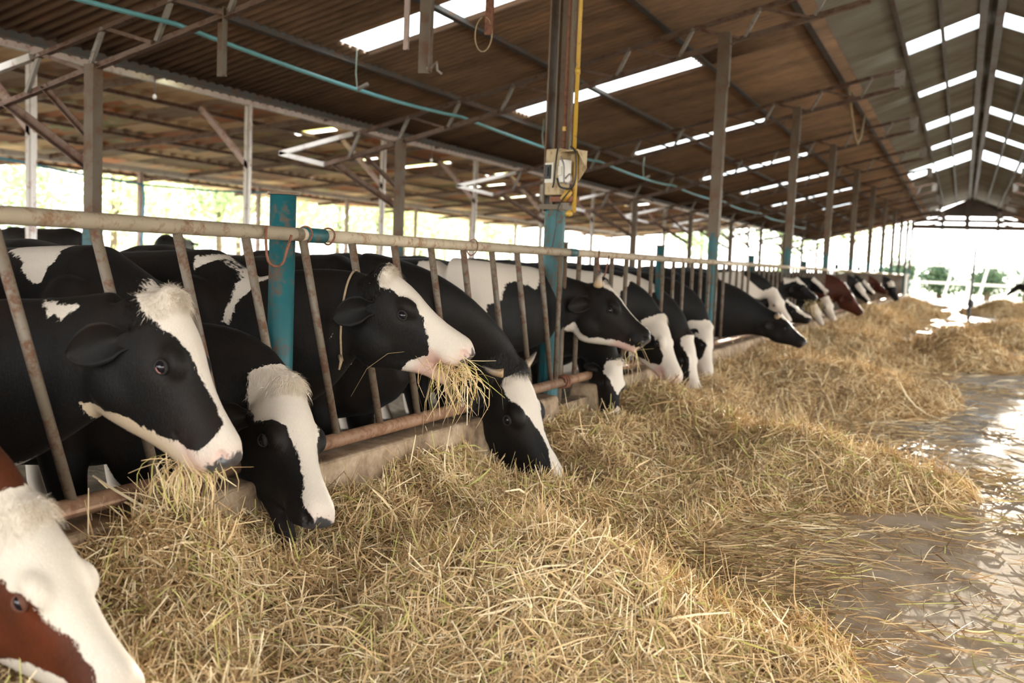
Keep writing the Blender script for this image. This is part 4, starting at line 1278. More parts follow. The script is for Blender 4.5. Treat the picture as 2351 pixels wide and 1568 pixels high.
        if name == 'c1':
            m_ = MB()
            pts = []
            for a in np.linspace(0.15, math.pi - 0.15, 12):
                th = math.radians(1.0 / math.sqrt((math.cos(a) / 56) ** 2 + (math.sin(a) / 34) ** 2))
                sg = -1 if np.dot(ty, up) > 0 else 1
                pts.append(c + r * 1.06 * (math.cos(th) * nx + math.sin(th) * (math.cos(a) * tx + sg * math.sin(a) * ty)))
            m_.tube(pts[:7], .0018 * hs, 6); m_.build('inner_lid', M_LIDPINK, cow, smooth=True)
    # ---- horns
    for hn in spec.get('horns', []):
        s, hlen, d, rr_, curl = hn
        b = HW(.0, s * .080, -.035); dv = nrm(ax * d[0] + ly * d[1] * s + up * d[2]); cv = nrm(ax * curl[0] + ly * curl[1] * s + up * curl[2])
        pts = [b + dv * hlen * q + cv * hlen * .45 * q * q for q in np.linspace(0, 1, 10)]
        rad = [rr_ * (1 - q) ** .75 + .003 for q in np.linspace(0, 1, 10)]
        m_ = MB(); m_.tube(pts, rad, 14)
        o = m_.build('horn', M_HORN, cow, smooth=True)
        at = o.data.attributes.new('tint', 'FLOAT', 'POINT'); n_ = len(o.data.vertices)
        vals = [min(1, i // 14 / 9.0) for i in range(n_)]; vals[-2] = 0; vals[-1] = 1
        at.data.foreach_set('value', np.array(vals, np.float32))
    # ---- forelock
    if 'tuft' in spec:
        mat_, n_, ln, fwd = spec['tuft']
        rs = np.random.RandomState(3)
        VV = []; QQ = []; TT = []
        for i in range(n_):
            yy = rs.normal(0, .034); tt_ = rs.uniform(-.05, .075) * 0.9
            rt = HW(tt_, yy, .012 - yy * yy * 5 + (.010 if tt_ < .03 else .004))
            dv = nrm(ax * (fwd + rs.normal(0, .3)) + ly * (yy * 9 + rs.normal(0, .35)) + up * (.55 + rs.normal(0, .2)))
            le = ln * rs.uniform(.5, 1.1) * hs; wv = nrm(np.cross(dv, up)) * .0011 * hs
            b0 = len(VV)
            for q in range(5):
                f = q / 4; pt = rt + dv * le * f + (ax * .5 - up * .75) * le * .75 * f * f
                w_ = wv * (1 - .8 * f); VV += [pt - w_, pt + w_]
                TT += [0] * 0
            tv = rs.rand(); TT += [tv] * 10
            QQ += [(b0 + 2 * q, b0 + 2 * q + 1, b0 + 2 * q + 3, b0 + 2 * q + 2) for q in range(4)]
        o = link('forelock', fast_mesh('forelock', np.array(VV) - base, QQ, {'tint': TT}), mat_, cow)
    return cow

COWS = [
 ('c1', dict(y=1.92, chest=-2.62, n0z=.84, headdir=(1, .25, .38), poll=(408, 688), muz=(568, 1040), px=-1.93, fa=71, toward=True,
    blaze=[(-.12, 52), (0, 54), (.1, 46), (.2, 35), (.3, 27), (.42, 20), (.55, 15), (.68, 12), (.78, 18), (.85, 45), (.89, 95), (.93, 180)],
    chin=[(.25, 172), (.4, 158), (.55, 148), (.7, 138), (.8, 118), (.9, 90)], cream=1.0, pink=.8, nosedark=1.15,
    ear=(-.28, .45, -.85), zd=1.16, hw=1.06, neck=.95, lidopen=34, tuft=(M_HAIRW, 420, .04, .35),
    patch=[(.14, [(100, 690), (165, 700), (180, 704), (140, 738), (125, 720), (112, 730), (105, 705)]), (.14, [(0, 636), (42, 668), (70, 672), (40, 684), (0, 668)]),
           (.17, [(-60, 1090), (60, 1078), (120, 1105), (145, 1125), (130, 1165), (60, 1200), (-60, 1200)]),
           (.06, [(240, 1050), (310, 1000), (262, 950), (268, 940), (340, 1000), (350, 1030), (290, 1030)])],
    label='large black cow with a broad white blaze chewing hay, near the left edge')),
 ('c2', dict(y=2.58, chest=-2.40, n0z=.76, poll=(668, 880), muz=(757, 1182), px=-2.02, fa=44, hw=1.07, tilt=1.09, jaw=.085, lippink=.9,
    blaze=[(-.12, 60), (0, 74), (.1, 72), (.2, 62), (.25, 44), (.34, 22), (.5, 19), (.62, 20), (.74, 27), (.84, 46), (.92, 46), (1, 34)],
    blaze_far=[(-.12, 60), (0, 70), (.1, 56), (.2, 40), (.3, 28), (.5, 24), (.62, 26), (.74, 34), (.84, 60), (1, 70)],
    pink=.55, nosedark=.8, ear=(-.28, .70, -.55), ear_far=(-.1, .6, -.75), lidopen=22, tuft=(M_HAIRW, 420, .04, .5),
    patch=[(.29, [(30, 556), (130, 556), (142, 575), (128, 600), (110, 612), (95, 650), (75, 650), (50, 625), (55, 598), (22, 575)]),
           (.20, [(345, 600), (372, 612), (394, 634), (388, 665), (350, 690), (326, 662), (340, 640)])],
    label='black cow with head lowered, mouth open, white forehead, beside the near teal post')),
 ('c3', dict(y=3.18, poll=(893, 622), muz=(1098, 792), px=-1.98, fa=80, jaw=.050,
    blaze=[(-.02, 30), (.05, 44), (.12, 36), (.25, 32), (.4, 30), (.52, 34), (.62, 50), (.70, 80), (.76, 150), (.8, 180)],
    chin=[(.62, 150), (.68, 135), (.75, 110), (.9, 90)], pink=.75, nosedark=.8, ear=(-.6, .5, -.55), zd=1.22, n0z=.90, lidopen=40, tuft=(M_HAIRW, 260, .04, .2), headdir=(1.0, -.12, -.05),
    patch=[(.30, [(450, 588), (560, 590), (645, 624), (590, 650), (548, 690), (525, 742), (513, 738), (530, 690), (552, 640), (552, 615), (520, 595), (470, 605), (445, 620)]),
           (.08, [(815, 880), (870, 850), (880, 862), (830, 895)])],
    label='black cow chewing a mouthful of hay, a thin rope round its neck')),
 ('c4', dict(y=3.92, chest=-2.32, n0z=1.0, poll=(1190, 843), muz=(1299, 1102), px=-1.93, fa=60, hw=1.08,
    blaze=[(.05, 40), (.12, 44), (.22, 40), (.34, 28), (.45, 19), (.56, 10), (.66, 6), (.74, 12), (.84, 26), (.92, 34), (1, 26)],
    pink=.30, nosedark=.55, ear=(-.3, .65, -.65), lidopen=26, tuft=(M_HAIRB, 420, .04, .35), neck=1.02,
    horns=[(-1, .13, (-.38, .6, -.75), .025, (-.1, .1, .5)), (1, .12, (-.15, .80, .35), .026, (-.5, -.5, .45))],
    patch=[(.30, [(455, 582), (500, 560), (545, 566), (515, 592), (490, 578), (455, 590)])],
    label='black cow with two horns and a white stripe, muzzle in the hay')),
 ('c5', dict(y=5.00, n0z=1.0, poll=(1388, 648), muz=(1502, 768), px=-1.98, fa=84, headdir=(1.0, -.05, -.12),
    blaze=[(.0, 26), (.08, 26), (.2, 15), (.35, 10), (.5, 7), (.7, 7), (.88, 5), (.95, 0), (1, 0)],
    chin=[(.02, 150), (.2, 150), (.45, 154), (.62, 144), (.75, 138), (.9, 134)], pink=.25, nosedark=.9, ear=(-.6, .5, -.55), zd=1.28, lidopen=32, tuft=(M_HAIRB, 260, .04, .1), jaw=.012,
    horns=[(-1, .085, (-.35, .5, .6), .027, (-.3, -.5, .4))],
    patch=[(.31, [(960, 600), (1120, 598), (1245, 632), (1232, 662), (1190, 645), (1160, 650), (1150, 690), (1122, 700), (1116, 745), (1098, 772), (1090, 705), (1080, 750), (1055, 720), (1000, 690), (960, 650)])],
    label='black horned cow in profile with a thin white stripe and white flank')),
 ('c6', dict(y=5.78, poll=(1420, 828), muz=(1418, 968), px=-1.95, fa=40, hw=1.0,
    blaze=[(.02, 40), (.08, 48), (.18, 50), (.28, 38), (.38, 24), (.48, 10), (.56, 0), (.78, 0), (.84, 14), (.9, 60), (.95, 120), (1, 180)], blaze_far=[(.02, 40), (.08, 58), (.18, 66), (.28, 52), (.4, 30), (.52, 8), (.58, 0), (.72, 0), (.8, 40), (.88, 100), (1, 180)],
    pink=.7, nosedark=.5, ear=(-.30, .9, -.05), lidopen=28, tuft=(M_HAIRW, 160, .04, .3),
    patch=[(.30, [(1240, 612), (1262, 600), (1300, 596), (1300, 612), (1258, 622)])],
    label='black cow with a white forehead feeding low beside the gap in the concrete curb')),
 ('c7', dict(y=6.70, poll=(1522, 730), muz=(1572, 868), px=-1.95, fa=70, jaw=.02,
    blaze=[(-.05, 90), (.06, 90), (.13, 64), (.25, 52), (.4, 47), (.58, 48), (.66, 70), (.71, 130), (.75, 180)], pink=.7, nosedark=.15,
    chin=[(.3, 165), (.6, 140), (.7, 100)], lidopen=24, ear=(-.4, .5, -.7), tuft=(M_HAIRW, 120, .04, .3),
    patch=[(.31, [(1240, 600), (1350, 598), (1420, 620), (1445, 650), (1440, 662), (1425, 668), (1420, 700), (1380, 720), (1300, 700), (1250, 680)])],
    label='cow with a mostly white face, black eye patch and pink nose')),
 ('c8', dict(y=7.55, poll=(1586, 772), muz=(1616, 912), px=-1.95, fa=68,
    blaze=[(.0, 40), (.12, 44), (.25, 36), (.4, 32), (.6, 34), (.7, 50), (.78, 100), (.84, 180)], pink=.6, nosedark=.5, lidopen=26, ear=(-.5, .5, -.6), near=True, vox=.013,
    patch=[(.31, [(1425, 618), (1490, 624), (1528, 650), (1530, 668), (1500, 672), (1470, 690), (1440, 690), (1425, 660)])],
    label='black and white cow, second long white face past the pink nose')),
 ('c9', dict(y=8.45, poll=(1633, 752), muz=(1640, 862), px=-1.93, fa=70, near=True, vox=.013, eardark=True,
    blaze=[(-.08, 180), (1, 180)], spots=[(.42, 88, .24, 50)], pink=.35, nosedark=.2, lidopen=26, ear=(-.2, .85, -.2),
    patch=[(.1, [(1600, 745), (1640, 740), (1640, 790), (1605, 775)])],
    label='white faced cow with one black eye patch, third in the white faced trio')),
 ('c10', dict(y=9.45, poll=(1792, 722), muz=(1856, 782), px=-1.62, fa=84, near=True, vox=.014, headdir=(1, -.02, -.42), neckdir=(1, 0, -.2), neck=1.1,
    blaze=[(.03, 28), (.12, 24), (.25, 16), (.4, 9), (.52, 3), (.6, 0), (1, 0)], pink=.25, nosedark=.9, lidopen=24, ear=(-.5, .75, -.35),
    horns=[(-1, .05, (-.3, .9, .2), .03, (0, 0, .3))],
    label='black cow with a very long neck reaching out over the sunlit hay')),
 ('c11', dict(y=11.0, poll=(1781, 668), muz=(1818, 735), px=-1.90, fa=50, near=False,
    blaze=[(-.12, 180), (1, 180)], spots=[(.16, 120, .16, 40)], pink=.4, nosedark=.5,
    patch=[(.30, [(1640, 620), (1700, 622), (1740, 660), (1780, 690), (1775, 705), (1720, 680), (1690, 660), (1650, 640)])],
    label='white headed cow just behind the long black neck')),
 ('c12', dict(y=12.0, poll=(1806, 690), muz=(1866, 728), px=-1.80, fa=72, near=False,
    blaze=[(0, 20), (.3, 22), (.5, 30), (.7, 34), (.86, 50), (.94, 40), (1, 0)], pink=.3, nosedark=.9,
    label='black cow with a white nose stripe lying low beyond the white head')),
 ('c13', dict(y=13.0, poll=(1832, 640), muz=(1880, 682), px=-1.95, fa=76, near=False, headdir=(1, 0, .0),
    blaze=[(-.05, 30), (.1, 34), (.25, 30), (.34, 0), (1, 0)], pink=.25, nosedark=.9,
    patch=[(.10, [(1790, 612), (1830, 612), (1830, 645), (1800, 652), (1792, 632)])],
    label='black cow holding its head high, white patch on its neck')),
 ('c14', dict(y=14.6, poll=(1868, 638), muz=(1904, 668), px=-1.95, fa=62, near=False, headdir=(1, 0, .0),
    blaze=[(0, 40), (.2, 36), (.5, 36), (.8, 60), (.9, 120), (1, 180)], pink=.3, nosedark=.8,
    label='black cow with a white blaze behind the head held high')),
 ('c15', dict(y=15.9, poll=(1900, 682), muz=(1920, 734), px=-1.85, fa=42, near=False, mat=M_COATDB,
    blaze=[(-.02, 70), (.2, 75), (.5, 80), (.8, 120), (1, 180)], pink=.4, nosedark=.1,
    label='brown cow with a broad white face, first of the brown ones')),
 ('c16', dict(y=14.9, poll=(1874, 700), muz=(1892, 744), px=-1.90, fa=40, near=False,
    blaze=[(-.02, 60), (.2, 90), (.5, 90), (.8, 150), (1, 180)], pink=.4, nosedark=.1,
    label='pale white muzzle feeding low under the high held black head')),
 ('c17', dict(y=18.0, poll=(1950, 668), muz=(1986, 716), px=-1.75, fa=82, near=False, mat=M_COATDB,
    blaze=[(0, 0), (.6, 0), (.75, 14), (.9, 24), (1, 24)], pink=.2, nosedark=.6, neck=1.15, eyes=True,
    label='dark red brown cow with its whole neck stretched to the hay')),
 ('c18', dict(y=20.2, poll=(1974, 652), muz=(1998, 690), px=-1.90, fa=50, near=False, eyes=False,
    blaze=[(-.05, 60), (.3, 45), (.8, 40), (1, 40)], pink=.2, nosedark=.6, label='black and white cow head beyond the stretched brown neck')),
 ('c19', dict(y=22.0, poll=(1985, 645), muz=(2010, 672), px=-1.95, fa=60, near=False, eyes=False,
    blaze=[(-.05, 40), (.3, 40), (.7, 45), (1, 60)], pink=.2, nosedark=.6, label='black cow with white forehead among the far cows')),
 ('c20', dict(y=25.4, poll=(2014, 645), muz=(2040, 670), px=-1.95, fa=70, near=False, mat=M_COATDB, eyes=False,
    blaze=[(0, 0), (1, 0)], pink=.2, nosedark=.4, label='reddish brown cow head near the far end of the row')),
 ('c21', dict(y=29.0, poll=(2050, 650), muz=(2064, 688), px=-1.85, fa=50, near=False, eyes=False,
    blaze=[(-.1, 70), (.15, 60), (.22, 0), (1, 0)], pink=.2, nosedark=.6, label='dark cow with a white crown, last at the far end of the row')),
 ('c0', dict(y=1.15, n0z=.74, chest=-2.5, poll=(80, 1172), muz=(328, 1568), px=-1.72, fa=50, mat=M_COATBR, lid=M_LIDBR,
    blaze=[(-.12, 130), (.0, 180), (.14, 180), (.175, 120), (.22, 60), (.4, 46), (.55, 42), (.7, 40), (.85, 50), (1, 90)],
    chin=[(.4, 170), (.6, 130), (.8, 110)], pink=.5, nosedark=.2, lidopen=18, ear=(-.1, .8, -.5), neck=1.0, tuft=(M_HAIRW, 300, .04, .4),
    label='brown and white cow in the bottom left corner')),
]
COWOBJ = {}
for nm, sp in COWS: COWOBJ[nm] = make_cow(nm, sp)

# rope round the neck of the chewing cow
P, M_, ax, ly, up, hs = HEADS['c3']
_c3 = COWOBJ['c3']
_bv = BVHTree.FromPolygons([(_c3.matrix_basis.translation + v.co) if False else (Vector(_c3.location) + v.co) for v in _c3.data.vertices], [tuple(p.vertices) for p in _c3.data.polygons])
top_ = HEADS['c3'][0] + ax * -.17 + up * .02; bot_ = HEADS['c3'][0] + ax * .02 - up * .30
cen = (top_ + bot_) / 2; vv_ = nrm(top_ - bot_); lat = nrm(np.cross(vv_, nrm(ax * .8 + up * -.3 + np.array([.3, 0, 0]))))
pts = []
for a in np.linspace(0, 2 * math.pi, 40):
    d_ = vv_ * math.cos(a) + lat * math.sin(a)
    hit = _bv.ray_cast(Vector(list(cen + d_ * 0.42)), Vector(list(-d_)))
    r_ = 0.42 - hit[3] if hit[0] is not None else 0.15
    pts.append(cen + d_ * (min(r_, .30) + .006))
bot_ = pts[20]
m_ = MB(); m_.tube(pts, 0.0045, 7)
m_.tube([bot_ + [0, -.01, .0], bot_ + [0.02, -.03, -.02], bot_ + [0.015, -.035, -.05]], [0.008, 0.006, 0.004], 7)
o = m_.build('neck_rope', M_TWINE, COWOBJ['c3'], smooth=True); o['label'] = 'thin tan rope tied round the neck'

# cows loafing in the yard behind, and the head across the alley
def far_cow(x, y, face, label, mat, z0=COW_FLOOR):
    """a whole cow seen far off; face: direction along the body"""
    g = MB(); fx = nrm(np.array([face[0], face[1], 0.0])); fy = np.array([-fx[1], fx[0], 0])
    def B(dx, yy, z): return np.array([x, y, z0]) + fx * dx + fy * yy + np.array([0, 0, z])
    prof = [(.95, 1.0, .72, .10), (.80, 1.2, .55, .22), (.60, 1.29, .51, .26), (.1, 1.27, .46, .33), (-.25, 1.28, .47, .34), (-.5, 1.31, .55, .29), (-.75, 1.24, .75, .18), (-.8, 1.15, .85, .1)]
    g.loft([[B(d, math.sin(2 * math.pi * k / 18) * w, (a + b) / 2 + (a - b) / 2 * math.cos(2 * math.pi * k / 18)) for k in range(18)] for d, a, b, w in prof])
    g.tube([B(.75, 0, 1.02), B(1.05, 0, 1.05), B(1.3, 0, 1.1)], [.22, .16, .12], 12)
    g.tube([B(1.22, 0, 1.16), B(1.4, 0, 1.02), B(1.62, 0, .82), B(1.72, 0, .74)], [.10, .115, .075, .06], 12)
    for s in (-1, 1):
        g.tube([B(.62, s * .16, .7), B(.62, s * .16, .36), B(.62, s * .16, .02)], [.1, .05, .045], 8)
        g.tube([B(-.5, s * .18, .9), B(-.38, s * .19, .66), B(-.62, s * .18, .45), B(-.56, s * .18, .02)], [.15, .11, .05, .045], 8)
        g.tube([B(1.25, s * .1, 1.14), B(1.22, s * .28, 1.08)], [.03, .05], 8)
    g.tube([B(-.75, 0, 1.2), B(-.86, 0, .9), B(-.86, 0, .45)], [.03, .025, .035], 6)
    tmp = link('tmp', g.mesh('tmp'))
    md = tmp.modifiers.new('r', 'REMESH'); md.mode = 'VOXEL'; md.voxel_size = 0.03
    me = bpy.data.meshes.new_from_object(tmp.evaluated_get(bpy.context.evaluated_depsgraph_get()))
    old = tmp.data; bpy.data.objects.remove(tmp); bpy.data.meshes.remove(old)
    nv = len(me.vertices); V = np.empty(nv * 3); me.vertices.foreach_get('co', V); V = V.reshape(-1, 3)
    E = np.empty(len(me.edges) * 2, np.int32); me.edges.foreach_get('vertices', E)
    V = edges_laplace(V, E.reshape(-1, 2), 4); V = V - np.array([x, y, z0])
    me.vertices.foreach_set('co', V.ravel())
    for nm, val in (('white', -.2), ('pink', 0), ('nose', 0), ('cream', 0)):
        a_ = me.attributes.new(nm, 'FLOAT', 'POINT')
        vals = np.full(nv, val, np.float32)
        if nm == 'white': vals = np.where(V[:, 2] < .4, .05, -.2).astype(np.float32)
        a_.data.foreach_set('value', vals)
    o = link('cow', me, mat, None, True); o.location = (x, y, z0)
    tag(o, label, 'cow', 'cows in the yard behind')
far_cow(-15.6, 13.3, (-1, -.35), 'black cow standing in the yard behind the fence at far left', M_COAT, 0.15)
far_cow(-16.5, 17.6, (-.5, 1), 'black cow in the yard seen between two slanted bars', M_COAT, 0.15)
far_cow(3.2, 41.6, (-1, -.12), 'black cow reaching into the alley from the right at the far end', M_COAT)
# ================================================================== hay
MOUNDS = []                       # (x, y, height, rx, ry, name label)
def add_mound(px, py, z, h, rx, ry, label=None):
    p = atZ(px, py, z); MOUNDS.append((p[0], p[1], h, rx, ry, label))
add_mound(1290, 1245, 0.34, 0.34, 0.44, 0.40, 'big loose hay heap in the foreground beside the floor')
add_mound(400, 1150, 0.40, 0.30, 0.36, 0.44, 'hay heap under the muzzle of the near black cow at left')
add_mound(1850, 1010, 0.22, 0.24, 0.46, 0.42, 'low hay heap beside the wet floor in mid alley')
add_mound(1560, 935, 0.24, 0.20, 0.45, 0.45, 'hay heap before the two long white faces')
add_mound(900, 1035, 0.25, 0.16, 0.45, 0.60, 'hay drift against the curb below the chewing cow')
add_mound(1900, 835, 0.30, 0.28, 0.6, 0.9, 'sunlit hay heap below the long black muzzle')
add_mound(2190, 765, 0.42, 0.46, 0.5, 0.6, 'round hay heap standing alone in the far alley')
add_mound(2000, 715, 0.34, 0.30, 0.45, 2.4, 'long hay bank before the far brown cow')
add_mound(2105, 697, 0.34, 0.34, 0.5, 1.2, 'small far hay heap in front of the bright end opening')
add_mound(2300, 695, 0.40, 0.42, 0.6, 2.0, 'far hay heap at the right before the black calf head')
add_mound(2330, 745, 0.32, 0.30, 0.7, 1.5, 'hay heap at the right edge, beyond the dark pole')
add_mound(1985, 775, 0.30, 0.25, 0.5, 1.3, 'broad hay bank under the row of far white faces')
MUZ = [((M_ + ax * .02 - up * .09)[0], (M_ + ax * .02 - up * .09)[1], (M_ - up * .15 * hs)[2] - {'c2': .09, 'c4': .06, 'c6': .13, 'c7': .06, 'c8': .06, 'c9': .06}.get(k, .02)) for k, (P, M_, ax, ly, up, hs) in HEADS.items() if k not in ('c1', 'c3', 'c5', 'c13', 'c14')]
MOUNDS_ARR = np.array([mm[:5] for mm in MOUNDS])
def edge_x(y):
    return np.interp(y, [-3, 1.5, 2.3, 2.9, 3.6, 4.4, 5.2, 6.2, 7.5, 9, 10.5, 12, 14, 18, 24, 32, 45],
                     [-0.4, -0.72, -0.82, -0.86, -0.95, -0.90, -0.62, -0.75, -0.95, -1.15, -1.10, -0.85, -0.9, -1.05, -1.1, -1.15, -1.2])
def hay_h(x, y):
    x = np.asarray(x, float); y = np.asarray(y, float)
    e = edge_x(y)
    d = e - x                                       # distance inside the left-hand band
    base = np.clip(d / 1.1, 0, 1) ** 1.1 * 0.15 + np.where(d > 0, 0.012, 0)
    near_c = np.clip((-1.25 - x) / 0.75, 0, 1); base = base + near_c * 0.10
    h = base
    for (mx, my, mh, rx, ry) in MOUNDS_ARR:
        q = ((x - mx) / rx) ** 2 + ((y - my) / ry) ** 2
        h = np.maximum(h, h * 0.55 + mh * np.exp(-q * 0.75))
    # the right-hand band, mirrored and farther off
    er = np.interp(y, [8, 12, 18, 26, 45], [3.0, 2.7, 2.0, 1.4, 1.35])
    dr = x - er
    h = np.maximum(h, np.clip(dr / 0.9, 0, 1) * 0.22)
    amp = np.clip(h / 0.15, 0, 1)
    h = h + amp * (0.07 * (vnoise(x, y, 3.1, 1) - 0.5) + 0.065 * (vnoise(x, y, 7.3, 2) - 0.5) + 0.045 * (vnoise(x, y, 17.0, 3) - 0.5))
    for (mx, my, lim) in MUZ:                        # hollows eaten out round the muzzles
        r2 = (x - mx) ** 2 + (y - my) ** 2
        h = np.minimum(h, np.maximum(lim + r2 / 0.0625 * 0.09, 0.05))
    h = np.where(h < 0.018, -0.03, h)
    return h
def nearest_mound(x, y):
    best = np.full(len(x), 0.0); idx = np.full(len(x), -1)
    for i, (mx, my, mh, rx, ry) in enumerate(MOUNDS_ARR):
        q = np.exp(-0.75 * (((x - mx) / rx) ** 2 + ((y - my) / ry) ** 2)) * (mh > 0)
        take = (q > best) & (q > 0.32)
        best = np.where(take, q, best); idx = np.where(take, i, idx)
    return idx

def hay_bed():
    xs = np.concatenate([np.arange(-2.06, 2.6, 0.035)])
    ys = np.concatenate([np.arange(0.3, 6, 0.035), np.arange(6, 16, 0.07), np.arange(16, 46, 0.16)])
    X, Y = np.meshgrid(xs, ys, indexing='ij')
    Z = hay_h(X.ravel(), Y.ravel()).reshape(X.shape) - 0.012
    keep = Z > -0.02
    n = len(ys)
    V = np.stack([X.ravel(), Y.ravel(), Z.ravel()], 1)
    a = np.arange(len(xs) - 1)[:, None] * n + np.arange(n - 1)[None, :]
    Q = np.stack([a, a + n, a + n + 1, a + 1], -1).reshape(-1, 4)
    K = keep.ravel()
    Q = Q[(K[Q].sum(1) >= 2)]
    o = link('hay_bed', fast_mesh('hay_bed', V, Q), M_HAYBED, None, True)
    tag(o, 'packed layer of trampled straw spread along the feed curb', 'hay', None, 'stuff')
hay_bed()

def strands(P, T, L, Wd, curl, lift, tint):
    """ribbons of straw: centre P, direction T, length L, width Wd"""
    N = len(P); S = 5
    s = np.linspace(-0.5, 0.5, S)
    up = np.zeros((N, 3)); up[:, 2] = 1
    side = np.cross(T, up); side /= (np.linalg.norm(side, axis=1, keepdims=True) + 1e-9)
    up2 = np.cross(side, T)
    kink = NR.uniform(-1, 1, (N, 1)) * (NR.rand(N, 1) < 0.35)
    rot = NR.uniform(0, math.pi, N)
    wv = side * np.cos(rot)[:, None] + up2 * np.sin(rot)[:, None]
    pts = np.zeros((N, S, 2, 3))
    for i in range(S):
        c = P + T * (s[i] * L)[:, None] + up2 * ((s[i] ** 2 - 0.08) * curl * L)[:, None] * 1.2 \
            + side * (np.sin(s[i] * 3.0 + kink[:, 0]) * 0.12 * L * kink[:, 0])[:, None] + side * np.where(s[i] > 0.1, (s[i] - 0.1), 0) * kink * L[:, None] * 0.9
        w = Wd * (1.0 if 0 < i < S - 1 else 0.55)
        pts[:, i, 0] = c - wv * w[:, None] / 2; pts[:, i, 1] = c + wv * w[:, None] / 2
    V = pts.reshape(-1, 3)
    base = (np.arange(N) * S * 2)[:, None]
    q = np.array([[2 * i, 2 * i + 1, 2 * i + 3, 2 * i + 2] for i in range(S - 1)])
    Q = (base[:, :, None] + q[None]).reshape(-1, 4)
    return V, Q, np.repeat(tint, S * 2)

def scatter_hay():
    # density falls with distance from the fence bay in the foreground
    N = int(HAY_COUNT * 2.1)
    u = NR.rand(N)
    y = 0.9 * (46 / 0.9) ** (u ** 1.12)              # log-like spread along the barn
    x = NR.uniform(-2.07, 2.5, N)
    fw = (np.clip(1.9 - 0.0 * y, 0, 9))
    # narrow the near region to what the alley shows
    seen = x < (0.23 * y + 0.15)
    x = x[seen]; y = y[seen]
    h = hay_h(x, y)
    # loose stems thin out past the edge of the band
    e = edge_x(y)
    p_loose = np.exp(-np.clip(x - e, 0, 9) / 0.34) * 0.62 * (vnoise(x, y, 1.9, 9) > 0.36) + 0.012 + 0.06 * ((vnoise(x, y, 0.9, 5) > 0.62) & (y > 3.2))
    on = h > 0.0
    keep = on | (NR.rand(len(x)) < p_loose)
    x = x[keep][:HAY_COUNT]; y = y[keep][:HAY_COUNT]; h = h[keep][:HAY_COUNT]; on = on[keep][:HAY_COUNT]
    N = len(x)
    eps = 0.03
    gx = (hay_h(x + eps, y) - hay_h(x - eps, y)) / (2 * eps); gy = (hay_h(x, y + eps) - hay_h(x, y - eps)) / (2 * eps)
    gx = np.clip(np.where(on, gx, 0), -1.2, 1.2); gy = np.clip(np.where(on, gy, 0), -1.2, 1.2)
    ang = NR.uniform(0, 2 * math.pi, N)
    T = np.stack([np.cos(ang), np.sin(ang), np.zeros(N)], 1)
    T[:, 2] = T[:, 0] * gx + T[:, 1] * gy + np.where(on, NR.normal(0, 0.19, N), NR.normal(0, 0.03, N))
    T /= np.linalg.norm(T, axis=1, keepdims=True)
    dist = np.sqrt(x * x + y * y)
    L = NR.uniform(0.05, 0.22, N) * np.where(NR.rand(N) < 0.14, 1.8, 1.0) * np.clip(0.8 + dist / 18, 0.8, 1.7)
    Wd = NR.uniform(0.0015, 0.0046, N) * np.where(NR.rand(N) < 0.22, 1.55, 1.0) * np.clip(0.75 + dist / 7.5, 0.9, 4.0)
    zc = np.where(on, h + NR.uniform(-0.012, 0.040, N), 0.004 + NR.rand(N) * 0.01)
    zc = np.maximum(zc, 0.003 + np.abs(T[:, 2]) * L * 0.42)
    P = np.stack([x, y, zc], 1)
    tint = NR.rand(N)
    patch = vnoise(x, y, 2.2, 4)
    tint = np.clip(tint * 0.85 + (patch - 0.5) * 0.25 + 0.05, 0, 1)
    green = NR.rand(N) < 0.10 * (dist < 7)
    tint = np.where(green, NR.uniform(0.9, 1.0, N), np.minimum(tint, 0.83))
    idx = nearest_mound(x, y)
    for i in range(-1, len(MOUNDS)):
        if i == -1: s_ = (idx == -1) & on
        else: s_ = (idx == i) & on
        if s_.sum() < 5: continue
        V, Q, tv = strands(P[s_], T[s_], L[s_], Wd[s_], NR.uniform(-0.9, 1.3, s_.sum()), None, tint[s_])
        if i == -1:
            o = link('loose_hay', fast_mesh('loose_hay', V, Q, {'tint': tv}), M_HAY)
            tag(o, 'loose straw strewn between the hay heaps along the curb', 'hay', None, 'stuff')
        else:
            o = link('hay_heap', fast_mesh('hay_heap', V, Q, {'tint': tv}), M_HAY)
            tag(o, MOUNDS[i][5], 'hay heap', 'hay heaps in the feed alley', 'stuff')
    s_ = ~on
    V, Q, tv = strands(P[s_], T[s_], L[s_], Wd[s_] * 0.75, NR.uniform(-0.3, 0.3, s_.sum()), None, tint[s_])
    o = link('scattered_stems', fast_mesh('scattered_stems', V, Q, {'tint': tv}), M_HAY)
    tag(o, 'scattered single straw stems lying on the bare concrete floor', 'hay', None, 'stuff')
scatter_hay()
def mouthful(c, d, n, spread, length, label, down=0.8):
    """a tuft of straw held in a mouth, drooping"""
    c = np.array(c)
    P = c + NR.normal(0, 1, (n, 3)) * np.array(spread)
    T = nrm(d) * 0.7 + NR.normal(0, 0.55, (n, 3)); T[:, 2] -= down * NR.rand(n)
    T /= np.linalg.norm(T, axis=1, keepdims=True)
    L = NR.uniform(0.4, 1.0, n) * length
    P = P + T * (L * 0.38)[:, None]
    tint = NR.uniform(0.35, 0.98, n)
    V, Q, tv = strands(P, T, L, NR.uniform(0.0022, 0.0042, n), NR.uniform(-1.6, 0.2, n), None, tint)
    o = link('hay_mouthful', fast_mesh('hay_mouthful', V, Q, {'tint': tv}), M_HAY)
    tag(o, label, 'hay', 'mouthfuls of hay', 'stuff')
